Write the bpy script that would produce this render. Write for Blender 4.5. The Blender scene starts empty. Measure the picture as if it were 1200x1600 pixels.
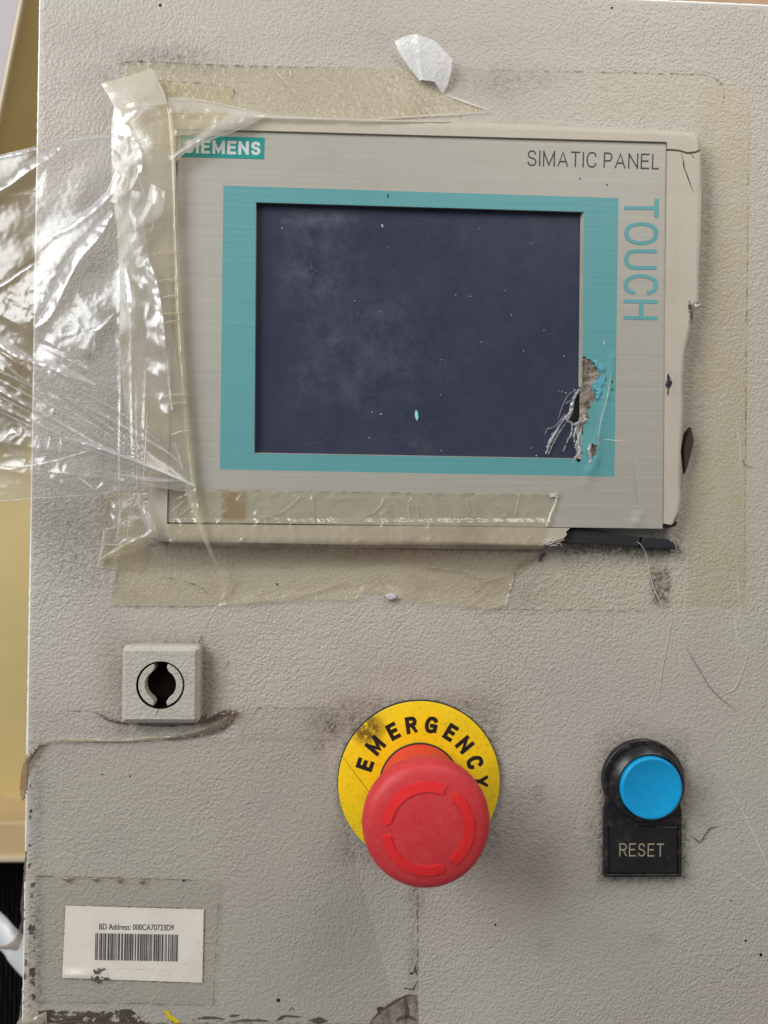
import bpy, bmesh, math, random
import numpy as np
from mathutils import Vector, Matrix, noise as mnoise

# ------------------------------------------------------------------ camera, world, lamps, exposure
sc = bpy.context.scene
F = 1202.0                        # focal length in photograph pixels (1200 x 1600)
DIST = 0.286                      # metres from lens to the door
YAW, ROLL = math.radians(2.7), 0.0129
fwd = Vector((math.sin(YAW), math.cos(YAW), 0))
rgt0 = Vector((math.cos(YAW), -math.sin(YAW), 0)); up0 = Vector((0, 0, 1))
rgt = rgt0 * math.cos(ROLL) + up0 * math.sin(ROLL)
upv = up0 * math.cos(ROLL) - rgt0 * math.sin(ROLL)
CAM = -fwd * DIST
cd = bpy.data.cameras.new('camera'); cam = bpy.data.objects.new('camera', cd)
sc.collection.objects.link(cam); sc.camera = cam
M = Matrix((rgt, upv, -fwd)).transposed().to_4x4(); M.translation = CAM
cam.matrix_world = M
cd.sensor_fit = 'VERTICAL'; cd.sensor_height = 36.0; cd.lens = 36.0 * F / 1600
cd.clip_start = 0.01; cd.clip_end = 20
cd.dof.use_dof = True; cd.dof.focus_distance = 0.281; cd.dof.aperture_fstop = 7.5

w = bpy.data.worlds.new('World'); sc.world = w; w.use_nodes = True
w.node_tree.nodes['Background'].inputs[0].default_value = (0.93, 0.95, 1.0, 1)
w.node_tree.nodes['Background'].inputs[1].default_value = 0.18

def area(name, loc, size, power, col, target=(0, 0, 0)):
    l = bpy.data.lights.new(name, 'AREA'); l.energy = power; l.size = size[0]; l.shape = 'RECTANGLE'
    l.size_y = size[1]; l.color = col
    o = bpy.data.objects.new(name, l); sc.collection.objects.link(o); o.location = loc
    o.rotation_euler = (Vector(target) - Vector(loc)).to_track_quat('-Z', 'Y').to_euler()
    return o
area('window_lamp', (-0.84, -0.70, 0.58), (0.62, 0.78), 12.6, (0.94, 0.97, 1.0))
area('fill_lamp', (0.32, -0.42, 0.56), (0.45, 0.36), 2.2, (1.0, 0.95, 0.91), (0.08, 0, 0))  # added fill lamp, upper right, to brighten the door's right side
sc.view_settings.view_transform = 'Standard'; sc.view_settings.look = 'None'
sc.view_settings.exposure = 0.13; sc.view_settings.gamma = 1.0
sc.cycles.transparent_max_bounces = 32; sc.cycles.max_bounces = 7; sc.cycles.diffuse_bounces = 3
sc.cycles.use_denoising = True

random.seed(7)
# ------------------------------------------------------------------ helpers
def P(u, v, h=0.0):
    """photograph pixel -> point on the plane h millimetres in front of the door face (y = 0)"""
    d = rgt * ((u - 600) / F) - upv * ((v - 800) / F) + fwd
    t = (-h * 0.001 - CAM.y) / d.y
    return CAM + d * t
MM = 0.001

def link(o, parent=None):
    sc.collection.objects.link(o)
    if parent is not None: o.parent = parent
    return o
def worldorg(o):
    v = Vector((0, 0, 0))
    while o is not None: v += o.location; o = o.parent
    return v
def thing(name, label, cat, loc, group=None):
    o = bpy.data.objects.new(name, None); o.empty_display_size = 0.01; o.location = loc
    o['label'] = label; o['category'] = cat
    if group: o['group'] = group
    return link(o)
def tag(o, label, cat, group=None, kind=None):
    if kind: o['kind'] = kind
    if label: o['label'] = label
    if cat: o['category'] = cat
    if group: o['group'] = group
    return o
def obj(name, verts, faces, mat, parent=None, smooth=None):
    verts = [Vector(v) for v in verts]
    if parent is None:
        org = sum(verts, Vector()) / len(verts)
    else:
        org = worldorg(parent)
    me = bpy.data.meshes.new(name)
    me.from_pydata([v - org for v in verts], [], faces)
    me.materials.append(mat)
    if smooth is not None:
        me.shade_smooth()
        if smooth < 179: me.set_sharp_from_angle(angle=math.radians(smooth))
    o = bpy.data.objects.new(name, me)
    if parent is None: o.location = org
    return link(o, parent)
def from_bm(name, bm, mat, parent=None, smooth=None):
    bmesh.ops.recalc_face_normals(bm, faces=bm.faces)
    bm.verts.index_update()
    vs = [v.co.copy() for v in bm.verts]; fs = [[v.index for v in f.verts] for f in bm.faces]
    bm.free()
    return obj(name, vs, fs, mat, parent, smooth)

def prism_pts(name, pts, h0, h1, mat, parent, bevel=0.0, seg=2, smooth=40, rng=None):
    """pts: world points of the front outline (all at height h1 mm); extruded back to h0 mm"""
    bm = bmesh.new()
    top = [bm.verts.new(p) for p in pts]
    f = bm.faces.new(top)
    r = bmesh.ops.extrude_face_region(bm, geom=[f])
    for g in r['geom']:
        if isinstance(g, bmesh.types.BMVert): g.co.y = -h0 * MM
    if bevel > 0:
        eds = [e for e in bm.edges if all(abs(v.co.y + h1 * MM) < 1e-7 for v in e.verts)]
        if rng:      # round only a run of the outline
            keep = {frozenset((top[i], top[i + 1])) for i in range(*rng)}
            eds = [e for e in eds if frozenset(e.verts) in keep]
        bmesh.ops.bevel(bm, geom=eds, offset=bevel * MM, segments=seg, profile=0.5, affect='EDGES', clamp_overlap=rng is None)
    o = from_bm(name, bm, mat, parent, smooth)
    if bevel > 0:
        m = o.modifiers.new('weighted', 'WEIGHTED_NORMAL'); m.mode = 'FACE_AREA'; m.weight = 90; m.keep_sharp = True
    return o
def prism(name, px, h0, h1, mat, parent=None, bevel=0.0, seg=2, smooth=40, rng=None):
    return prism_pts(name, [P(u, v, h1) for u, v in px], h0, h1, mat, parent, bevel, seg, smooth, rng)
def lathe(name, c, prof, mat, parent, seg=72, smooth=40):
    """c: world point on door; prof: (radius mm, height mm) from the axis outwards/inwards"""
    vs = []; fs = []; rings = []
    for r, h in prof:
        if r < 1e-6:
            rings.append([len(vs)]); vs.append((c.x, -h * MM, c.z))
        else:
            rings.append(list(range(len(vs), len(vs) + seg)))
            for k in range(seg):
                a = 2 * math.pi * k / seg
                vs.append((c.x + r * MM * math.cos(a), -h * MM, c.z + r * MM * math.sin(a)))
    for A, B in zip(rings, rings[1:]):
        for k in range(seg):
            k2 = (k + 1) % seg
            if len(A) == 1: fs.append((A[0], B[k], B[k2]))
            elif len(B) == 1: fs.append((A[k], A[k2], B[0]))
            else: fs.append((A[k], A[k2], B[k2], B[k]))
    return obj(name, vs, fs, mat, parent, smooth)
def cr(pts, n):
    """Catmull-Rom resample of tuples to n points"""
    a = np.array(pts, float)
    if len(a) == 2: return [tuple(a[0] + (a[1] - a[0]) * k / (n - 1)) for k in range(n)]
    a = np.vstack([2 * a[0] - a[1], a, 2 * a[-1] - a[-2]])
    out = []
    m = len(a) - 3
    for k in range(n):
        t = k / (n - 1) * m; i = min(int(t), m - 1); t -= i
        p0, p1, p2, p3 = a[i:i + 4]
        out.append(tuple(0.5 * (2 * p1 + (p2 - p0) * t + (2 * p0 - 5 * p1 + 4 * p2 - p3) * t * t + (3 * p1 - p0 - 3 * p2 + p3) * t ** 3)))
    return out
def sheet(name, f, ns, nt, mat, parent=None, keep=None, smooth=180):
    vs = []; idx = {}; fs = []
    for j in range(nt):
        for i in range(ns):
            idx[i, j] = len(vs); vs.append(P(*f(i / (ns - 1), j / (nt - 1))))
    for j in range(nt - 1):
        for i in range(ns - 1):
            if keep and not keep((i + .5) / (ns - 1), (j + .5) / (nt - 1)): continue
            fs.append((idx[i, j], idx[i, j + 1], idx[i + 1, j + 1], idx[i + 1, j]))
    return obj(name, vs, fs, mat, parent, smooth)
def nz(x, y, z=0.0): return mnoise.noise(Vector((x, y, z)))
def rid(x, y, z=0.0): return 1 - 2 * abs(mnoise.noise(Vector((x, y, z))))
def ribbon(name, L, R, mat, parent=None, na=60, nc=12, arch=0.0, amp=0.0, sc_=0.03, crinkle=0.0, csc=0.05, seed=0, rag=0.0):
    """loft between two pixel polylines (u, v, h) with wrinkles"""
    A = cr(L, na); B = cr(R, na); lowest = min(p[2] for p in list(L) + list(R))
    def f(s, t):
        j = min(int(round(t * (na - 1))), na - 1)
        a, b = A[j], B[j]
        u, v, h = (a[k] + (b[k] - a[k]) * s for k in range(3))
        if rag and (s == 0 or s == 1): u += rag * nz(v * .25, seed, s * 9); v += rag * nz(u * .25, seed + 3, s * 9)
        h += arch * (1 - (2 * s - 1) ** 2)
        if amp: h += amp * nz(u * sc_, v * sc_, seed)
        if crinkle: h += crinkle * rid(u * csc + 1.3 * nz(v * .02, seed), v * csc * .6, seed + 5)
        return u, v, (max(h, 0.06) if lowest >= 0 else h)
    return sheet(name, f, nc, na, mat, parent)
def line(name, pts, wid, h, mat, parent=None, jit=0.35, n=None, taper=True):
    """thin flat strip along pixel polyline"""
    n = n or max(6, int(sum(math.dist(a, b) for a, b in zip(pts, pts[1:])) / 4))
    c = cr(pts, n); vs = []; fs = []
    sd = random.random() * 99
    for k, (u, v) in enumerate(c):
        a = c[max(k - 1, 0)]; b = c[min(k + 1, n - 1)]
        tx, ty = b[0] - a[0], b[1] - a[1]; l = math.hypot(tx, ty) or 1
        ww = wid * (1 + jit * 1.6 * nz(k * .45, sd)) * .5
        if taper: ww *= min(1, 0.15 + 3 * min(k, n - 1 - k) / n)
        ox, oy = -ty / l * ww, tx / l * ww
        jx = jit * 1.2 * nz(k * .6, sd, 7); jy = jit * 1.2 * nz(k * .6, sd, 17)
        hh = h(u, v) if callable(h) else h
        vs += [P(u + ox + jx, v + oy + jy, hh), P(u - ox + jx, v - oy + jy, hh)]
        if k: fs.append((2 * k - 2, 2 * k, 2 * k + 1, 2 * k - 1))
    return obj(name, vs, fs, mat, parent, 180)
def tube(name, pts, rad, mat, parent=None, n=None, k=6, taper=True):
    """round strand along (u, v, h) points, radius in mm"""
    n = n or max(8, int(sum(math.dist(a[:2], b[:2]) for a, b in zip(pts, pts[1:])) / 3))
    c = [P(*p) for p in cr(pts, n)]; vs = []; fs = []
    for i, p in enumerate(c):
        t = (c[min(i + 1, n - 1)] - c[max(i - 1, 0)]).normalized()
        a = t.cross(Vector((0, 1, 0))); a = a.normalized() if a.length > 1e-6 else Vector((1, 0, 0)); b = t.cross(a)
        r = rad * MM * (1 + .35 * nz(i * .5, rad * 50))
        if taper: r *= min(1, .3 + 4 * min(i, n - 1 - i) / n)
        for q in range(k):
            an = 2 * math.pi * q / k
            vs.append(p + a * r * math.cos(an) + b * r * math.sin(an))
        if i:
            for q in range(k):
                q2 = (q + 1) % k
                fs.append(((i - 1) * k + q, (i - 1) * k + q2, i * k + q2, i * k + q))
    fs += [tuple(range(k)), tuple(range((n - 1) * k, n * k))]
    return obj(name, vs, fs, mat, parent, 180)
def boolean_cut(o, cutter):
    m = o.modifiers.new('cut', 'BOOLEAN'); m.object = cutter; m.operation = 'DIFFERENCE'; m.solver = 'EXACT'
    bpy.context.view_layer.update()
    dg = bpy.context.evaluated_depsgraph_get()
    me = bpy.data.meshes.new_from_object(o.evaluated_get(dg))
    o.modifiers.clear(); o.data = me
    me.shade_smooth(); me.set_sharp_from_angle(angle=math.radians(30))
    bpy.data.objects.remove(cutter)
_gl = {}
def glyphs(s, off=0.0, space=1.0):
    if (s, off, space) in _gl: return _gl[s, off, space]
    c = bpy.data.curves.new('lettering', 'FONT'); c.body = s; c.offset = off; c.space_character = space; c.resolution_u = 6
    o = bpy.data.objects.new('lettering', c); sc.collection.objects.link(o)
    bpy.context.view_layer.update()
    me = o.evaluated_get(bpy.context.evaluated_depsgraph_get()).to_mesh()
    vs = np.array([v.co[:2] for v in me.vertices]); fs = [tuple(p.vertices) for p in me.polygons]
    o.to_mesh_clear(); bpy.data.objects.remove(o); bpy.data.curves.remove(c)
    lo, hi = vs.min(0), vs.max(0)
    _gl[s, off, space] = ((vs - lo) / (hi - lo), fs, (hi - lo)[0] / (hi - lo)[1])
    return _gl[s, off, space]
STROKES = {   # centre lines in a unit box: width / height, then ('p'olyline | 'c'urve, points)
 'E': (.62, [('p', [(1, 1), (0, 1), (0, 0), (1, 0)]), ('p', [(0, .52), (.88, .52)])]),
 'M': (.86, [('p', [(0, 0), (0, 1)]), ('p', [(1, 0), (1, 1)]), ('p', [(0, 1), (.5, .05), (1, 1)])]),
 'R': (.68, [('p', [(0, 0), (0, 1)]), ('c', [(0, 1), (.55, 1), (.88, .93), (1, .75), (.88, .57), (.55, .5), (0, .5)]), ('p', [(.55, .5), (1, 0)])]),
 'P': (.62, [('p', [(0, 0), (0, 1)]), ('c', [(0, 1), (.55, 1), (.88, .93), (1, .73), (.88, .52), (.55, .46), (0, .46)])]),
 'G': (.76, [('c', [(.98, .78), (.82, .95), (.5, 1), (.17, .9), (0, .5), (.17, .1), (.5, 0), (.8, .06), (1, .18)]), ('p', [(1, .1), (1, .45), (.58, .45)])]),
 'C': (.74, [('c', [(.98, .74), (.82, .95), (.5, 1), (.17, .9), (0, .5), (.17, .1), (.5, 0), (.82, .05), (.98, .28)])]),
 'O': (.80, [('c', [(.5, 1), (.16, .9), (0, .5), (.16, .1), (.5, 0), (.84, .1), (1, .5), (.84, .9), (.5, 1)])]),
 'N': (.72, [('p', [(0, 0), (0, 1)]), ('p', [(0, 1), (1, 0)]), ('p', [(1, 0), (1, 1)])]),
 'Y': (.72, [('p', [(0, 1), (.5, .47), (1, 1)]), ('p', [(.5, .47), (.5, 0)])]),
 'S': (.66, [('c', [(.96, .77), (.82, .94), (.5, 1), (.17, .94), (.03, .75), (.17, .58), (.5, .51), (.85, .42), (1, .25), (.84, .06), (.5, 0), (.15, .06), (0, .24)])]),
 'I': (0, [('p', [(0, 0), (0, 1)])]),
 'A': (.78, [('p', [(0, 0), (.5, 1), (1, 0)]), ('p', [(.18, .32), (.82, .32)])]),
 'T': (.66, [('p', [(0, 1), (1, 1)]), ('p', [(.5, 1), (.5, 0)])]),
 'L': (.52, [('p', [(0, 1), (0, 0), (1, 0)])]),
 'U': (.70, [('c', [(0, 1), (0, .65), (0, .3), (.13, .07), (.5, 0), (.87, .07), (1, .3), (1, .65), (1, 1)])]),
 'H': (.70, [('p', [(0, 0), (0, 1)]), ('p', [(1, 0), (1, 1)]), ('p', [(0, .52), (1, .52)])]),
}
def lettering(s, sw, gap=.2):
    """drawn capitals: stroke width sw and gaps as fractions of the height; returns unit-box verts, faces, aspect"""
    vs = []; fs = []; x0 = 0.0; lay = 0
    for ch in s:
        if ch == ' ': x0 += .32; continue
        wr, st = STROKES[ch]; W = max(wr, sw); a = sw / 2
        for kind, pts in st:
            pp = [(x0 + a + p[0] * (W - sw), a + p[1] * (1 - sw)) for p in pts]
            if kind == 'c': pp = cr(pp, 5 * len(pp))
            pp = [np.array(p) for p in pp]; n = len(pp); closed = np.allclose(pp[0], pp[-1])
            if not closed:
                d = pp[0] - pp[1]; pp[0] = pp[0] + d / np.linalg.norm(d) * (a if kind == 'p' else a * .3)
                d = pp[-1] - pp[-2]; pp[-1] = pp[-1] + d / np.linalg.norm(d) * (a if kind == 'p' else a * .3)
            k0 = len(vs)
            for i in range(n):
                da = pp[i] - pp[i - 1] if i else (pp[1] - pp[0] if not closed else pp[-1] - pp[-2]); db = pp[i + 1] - pp[i] if i < n - 1 else (pp[-1] - pp[-2] if not closed else pp[1] - pp[0])
                da = da / np.linalg.norm(da); db = db / np.linalg.norm(db)
                na_, nb_ = np.array((-da[1], da[0])), np.array((-db[1], db[0]))
                m = na_ + nb_; m = m / max(np.linalg.norm(m), 1e-6)
                l = a / max(float(m @ na_), .42)
                vs += [tuple(pp[i] + m * l) + (lay,), tuple(pp[i] - m * l) + (lay,)]
                if i: fs.append((k0 + 2 * i - 2, k0 + 2 * i - 1, k0 + 2 * i + 1, k0 + 2 * i))
            lay = (lay + 1) % 5
        x0 += W + gap
    tot = x0 - gap
    return [(min(max(x / tot, 0), 1), min(max(y, 0), 1), z * .004) for x, y, z in vs], fs, tot
def letters_quad(name, s, quad, h, mat, parent, sw, gap=.2):
    vs, fs, _ = lettering(s, sw, gap)
    TL, TR, BR, BL = [np.array(q, float) for q in quad]; out = []
    for x, y, z in vs:
        p = (TL * (1 - x) + TR * x) * y + (BL * (1 - x) + BR * x) * (1 - y)
        out.append(P(p[0], p[1], (h(p[0], p[1]) if callable(h) else h) + z))
    return obj(name, out, fs, mat, parent)
def text_quad(name, s, quad, h, mat, parent, off=0.0, space=1.0):
    """lettering whose bounding box fills pixel quad TL, TR, BR, BL"""
    vs, fs, _ = glyphs(s, off, space)
    TL, TR, BR, BL = [np.array(q, float) for q in quad]
    out = []
    for x, y in vs:
        p = (TL * (1 - x) + TR * x) * y + (BL * (1 - x) + BR * x) * (1 - y)
        out.append(P(p[0], p[1], h(p[0], p[1]) if callable(h) else h))
    return obj(name, out, fs, mat, parent)

# ------------------------------------------------------------------ materials
def srgb(r, g, b):
    f = lambda c: (c / 255 / 12.92) if c / 255 <= .04045 else ((c / 255 + .055) / 1.055) ** 2.4
    return (f(r), f(g), f(b), 1)
class Mat:
    def __init__(s, name):
        s.m = bpy.data.materials.new(name); s.m.use_nodes = True
        s.t = s.m.node_tree; s.t.nodes.clear()
        s.out = s.t.nodes.new('ShaderNodeOutputMaterial')
        s.co = s.n('ShaderNodeTexCoord').outputs['Object']
    def n(s, typ, ins=None, **at):
        x = s.t.nodes.new(typ)
        for k, v in at.items(): setattr(x, k, v)
        for k, v in (ins or {}).items():
            if isinstance(v, bpy.types.NodeSocket): s.t.links.new(v, x.inputs[k])
            else: x.inputs[k].default_value = v
        return x
    def map(s, scale=(1, 1, 1), rot=(0, 0, 0)):
        return s.n('ShaderNodeMapping', {'Vector': s.co, 'Scale': scale, 'Rotation': rot}).outputs[0]
    def noise(s, scale, detail=3, rough=.5, dist=0, vec=None):
        return s.n('ShaderNodeTexNoise', {'Vector': vec or s.co, 'Scale': scale, 'Detail': detail, 'Roughness': rough, 'Distortion': dist}).outputs['Fac']
    def ramp(s, fac, a, b, ca=(0, 0, 0, 1), cb=(1, 1, 1, 1)):
        r = s.n('ShaderNodeValToRGB', {'Fac': fac}); e = r.color_ramp.elements
        e[0].position, e[1].position = a, b; e[0].color, e[1].color = ca, cb
        return r.outputs[0]
    def mix(s, fac, a, b, mode='MIX'):
        x = s.n('ShaderNodeMix', data_type='RGBA', blend_type=mode); i = x.inputs
        for k, v in ((0, fac), (6, a), (7, b)):
            if isinstance(v, bpy.types.NodeSocket): s.t.links.new(v, i[k])
            else: i[k].default_value = v
        return x.outputs[2]
    def math(s, op, a, b=0.0, c=None):
        x = s.n('ShaderNodeMath', operation=op)
        for k, v in enumerate((a, b, c)):
            if v is None: continue
            if isinstance(v, bpy.types.NodeSocket): s.t.links.new(v, x.inputs[k])
            else: x.inputs[k].default_value = v
        return x.outputs[0]
    def bump(s, height, strength, dist, normal=None):
        ins = {'Height': height, 'Strength': strength, 'Distance': dist}
        if normal: ins['Normal'] = normal
        return s.n('ShaderNodeBump', ins).outputs[0]
    def bsdf(s, **k):
        return s.n('ShaderNodeBsdfPrincipled', {a.replace('_', ' '): v for a, v in k.items()}).outputs[0]
    def done(s, sh):
        s.t.links.new(sh, s.out.inputs['Surface']); return s.m

def m_door():
    m = Mat('textured_grey_paint')
    at = m.n('ShaderNodeAttribute', attribute_name='wear')
    sep = m.n('ShaderNodeSeparateColor', {'Color': at.outputs['Color']}).outputs
    warp = m.noise(160, 2)
    v2 = m.n('ShaderNodeVectorMath', {0: m.co, 1: m.n('ShaderNodeVectorMath', {0: m.n('ShaderNodeTexNoise', {'Vector': m.co, 'Scale': 380.0, 'Detail': 1.0}).outputs['Color'], 1: (.0012, .0012, .0012)}, operation='MULTIPLY').outputs[0]}, operation='ADD').outputs[0]
    a = m.ramp(m.noise(1000, 1.4, .5, .1, v2), .28, .72)
    b = m.n('ShaderNodeTexVoronoi', {'Vector': v2, 'Scale': 520.0, 'Smoothness': .7}, feature='SMOOTH_F1').outputs['Distance']
    hgt = m.math('ADD', m.math('MULTIPLY', a, .5), m.math('MULTIPLY', b, -.10))
    fine = m.noise(2600, 2, .5)
    hgt2 = m.math('ADD', hgt, m.math('MULTIPLY', fine, .06))
    base = m.mix(m.ramp(m.noise(9, 3), .35, .7), srgb(190, 183, 168), srgb(185, 176, 164))
    base = m.mix(m.math('MULTIPLY', m.ramp(m.noise(35, 4, .6), .45, .75), .25), base, srgb(168, 160, 150))
    # yellow adhesive residue
    yl = m.math('MULTIPLY', sep['Green'], m.ramp(m.noise(70, 4, .65), .3, .65))
    base = m.mix(m.math('MULTIPLY', yl, .5), base, srgb(186, 172, 126))
    # pinkish brown smear
    base = m.mix(m.math('MULTIPLY', sep['Blue'], m.ramp(m.noise(60, 3, .6), .25, .75, (.25, .25, .25, 1))), base, srgb(150, 122, 108))
    # grime that settles in the hollows and as specks
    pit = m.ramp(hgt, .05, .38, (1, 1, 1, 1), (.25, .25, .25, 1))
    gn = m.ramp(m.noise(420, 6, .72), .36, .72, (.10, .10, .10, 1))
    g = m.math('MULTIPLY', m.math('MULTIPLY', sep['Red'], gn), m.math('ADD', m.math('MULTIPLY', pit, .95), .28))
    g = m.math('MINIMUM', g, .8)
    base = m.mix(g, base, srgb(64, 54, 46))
    spk = m.math('MULTIPLY', m.ramp(m.noise(900, 2, .6), .735, .76), .55)
    spk = m.math('MULTIPLY', spk, m.ramp(m.noise(28, 2), .5, .62))
    base = m.mix(spk, base, srgb(80, 70, 62))
    # flaked paint (alpha channel)
    fl = m.ramp(m.math('ADD', m.math('MULTIPLY', at.outputs['Alpha'], .42), m.noise(230, 6, .66, .6, m.map((.8, 1, 1.1)))), .86, .90)
    base = m.mix(fl, base, srgb(78, 64, 54))
    worn = m.ramp(m.noise(14, 3, .55), .32, .62, (.55, .55, .55, 1))
    nor = m.bump(hgt2, m.math('MULTIPLY', worn, .70), .0008)
    rough = m.math('ADD', .43, m.math('MULTIPLY', g, .4))
    return m.done(m.bsdf(Base_Color=base, Roughness=rough, Normal=nor, Specular_IOR_Level=.45))
def m_plain(name, col, rough=.5, metal=0.0, var=.12, vs=60, bump=0.0, bs=900, bd=.0002, spec=.5, dirt=0.0, dcol=(70, 60, 50), ds=120, dlo=.5, dhi=.75, coat=0.0):
    m = Mat(name)
    dk = tuple(c * (1 - var) for c in col[:3]) + (1,); lt = tuple(min(c * (1 + var), 1) for c in col[:3]) + (1,)
    c = m.mix(m.ramp(m.noise(vs, 4, .6), .3, .7), dk, lt)
    if dirt: c = m.mix(m.math('MULTIPLY', m.ramp(m.noise(ds, 5, .68), dlo, dhi), dirt), c, srgb(*dcol))
    k = dict(Base_Color=c, Roughness=m.math('ADD', rough - .06, m.math('MULTIPLY', m.noise(vs * 4, 3), .12)), Metallic=metal, Specular_IOR_Level=spec, Coat_Weight=coat)
    if bump: k['Normal'] = m.bump(m.noise(bs, 3, .55), bump, bd)
    return m.done(m.bsdf(**k))
def m_foil():
    m = Mat('brushed_silver_foil')
    h = m.noise(140, 4, .6, 0, m.map((.05, 1, 13)))
    v = m.noise(140, 4, .6, 0, m.map((13, 1, .05)))
    c = m.mix(m.ramp(h, .3, .72), srgb(168, 164, 151), srgb(182, 178, 166))
    c = m.mix(m.math('MULTIPLY', m.ramp(v, .35, .75), .35), c, srgb(168, 162, 149))
    c = m.mix(m.math('MULTIPLY', m.ramp(m.noise(45, 5, .7), .55, .8), .35), c, srgb(165, 152, 136))
    spk = m.ramp(m.noise(700, 2, .6), .76, .78)
    c = m.mix(m.math('MULTIPLY', spk, .5), c, srgb(110, 100, 90))
    nor = m.bump(m.math('ADD', h, m.math('MULTIPLY', v, .6)), .10, .0001)
    return m.done(m.bsdf(Base_Color=c, Roughness=.46, Metallic=.12, Normal=nor))
def m_teal():
    m = Mat('printed_teal')
    h = m.noise(160, 4, .6, 0, m.map((.1, 1, 5)))
    c = m.mix(m.ramp(h, .3, .7), srgb(86, 150, 151), srgb(98, 160, 160))
    c = m.mix(m.math('MULTIPLY', m.ramp(m.noise(60, 5, .7), .55, .8), .4), c, srgb(80, 134, 135))
    spk = m.ramp(m.noise(800, 2, .6), .765, .78)
    c = m.mix(m.math('MULTIPLY', spk, .6), c, srgb(60, 80, 80))
    return m.done(m.bsdf(Base_Color=c, Roughness=.5, Normal=m.bump(h, .08, .0001)))
def m_screen():
    m = Mat('dusty_dark_screen')
    at = m.n('ShaderNodeAttribute', attribute_name='dust').outputs['Fac']
    c = m.mix(m.ramp(m.noise(25, 3), .3, .7), srgb(50, 55, 70), srgb(55, 60, 77))
    haze = m.math('MULTIPLY', m.math('MULTIPLY', at, m.ramp(m.noise(90, 7, .78), .40, .85)), .50)
    c = m.mix(haze, c, srgb(128, 130, 140))
    fine = m.math('MULTIPLY', m.ramp(m.noise(1300, 2, .7), .60, .80), m.math('ADD', .05, m.math('MULTIPLY', at, .28)))
    c = m.mix(fine, c, srgb(165, 165, 170))
    spk = m.ramp(m.noise(520, 1, .5), .795, .81)
    c = m.mix(m.math('MULTIPLY', spk, .75), c, srgb(190, 190, 190))
    return m.done(m.bsdf(Base_Color=c, Roughness=m.math('ADD', .22, m.math('MULTIPLY', haze, .6)), Specular_IOR_Level=.4, Normal=m.bump(m.noise(400, 3), .03, .0001)))
def m_sheet(name, tint, haze_col, haze, rough=.12, gloss=1.0, bump=.25, bs=300, bd=.0003, var=.5, vs=60, stain=0.0, stcol=(150, 110, 60), lo=.35, hi=.75, transl=.5, ao=None):
    """thin clear plastic: tinted see-through + hazy scatter + Fresnel gloss"""
    m = Mat(name)
    n1 = m.noise(vs, 5, .62)
    nor = m.bump(m.noise(bs, 3, .55, .4), bump, bd)
    tcol = tint
    if stain:
        st = m.math('MULTIPLY', m.ramp(m.noise(38, 5, .7), .52, .74), stain)
        tcol = m.mix(st, tint, srgb(*stcol))
    tr = m.n('ShaderNodeBsdfTransparent', {'Color': tcol}).outputs[0]
    df = m.n('ShaderNodeBsdfDiffuse', {'Color': haze_col, 'Normal': nor}).outputs[0]
    tl = m.n('ShaderNodeBsdfTranslucent', {'Color': haze_col, 'Normal': nor}).outputs[0]
    sca = m.n('ShaderNodeMixShader', {0: transl, 1: df, 2: tl}).outputs[0]
    hz = m.math('MULTIPLY', m.math('ADD', 1 - var, m.math('MULTIPLY', m.ramp(n1, lo, hi), var * 2)), haze)
    body = m.n('ShaderNodeMixShader', {0: hz, 1: tr, 2: sca}).outputs[0]
    fc = m.n('ShaderNodeLayerWeight', {'Blend': .5, 'Normal': nor}).outputs['Facing']
    fr = m.math('ADD', .042, m.math('MULTIPLY', m.math('POWER', fc, 5.0), .9))
    fr = m.math('MINIMUM', m.math('MULTIPLY', fr, 1.8 * gloss), .9)
    gl = m.n('ShaderNodeBsdfAnisotropic', {'Color': (1, 1, 1, 1), 'Roughness': rough, 'Normal': nor}).outputs[0]
    return m.done(m.n('ShaderNodeMixShader', {0: fr, 1: body, 2: gl}).outputs[0])
def m_speckle(name, col, cover, scale, lo, hi):
    """print / dirt film that is broken up by see-through gaps"""
    m = Mat(name)
    a = m.math('MULTIPLY', m.ramp(m.noise(scale, 4, .65), lo, hi), cover)
    tr = m.n('ShaderNodeBsdfTransparent').outputs[0]
    df = m.n('ShaderNodeBsdfDiffuse', {'Color': col}).outputs[0]
    return m.done(m.n('ShaderNodeMixShader', {0: a, 1: tr, 2: df}).outputs[0])
def m_yellow():
    m = Mat('yellow_enamel')
    c = m.mix(m.ramp(m.noise(40, 3), .3, .7), srgb(252, 206, 6), srgb(255, 216, 20))
    c = m.mix(m.math('MULTIPLY', m.ramp(m.noise(650, 4, .7), .52, .72), .42), c, srgb(150, 120, 20))
    d = m.n('ShaderNodeVectorMath', {0: m.co, 1: (-.0195, 0, .0200)}, operation='DISTANCE').outputs['Value']
    spot = m.ramp(d, .0040, .0064, (1, 1, 1, 1), (0, 0, 0, 1))
    sp = m.math('MULTIPLY', spot, m.ramp(m.noise(420, 5, .75), .34, .50))
    c = m.mix(m.math('MULTIPLY', sp, .9), c, srgb(92, 62, 12))
    low = m.ramp(m.noise(55, 4), .5, .75)
    c = m.mix(m.math('MULTIPLY', low, .25), c, srgb(170, 140, 30))
    return m.done(m.bsdf(Base_Color=c, Roughness=.42, Normal=m.bump(m.noise(900, 2), .06, .0002)))
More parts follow.
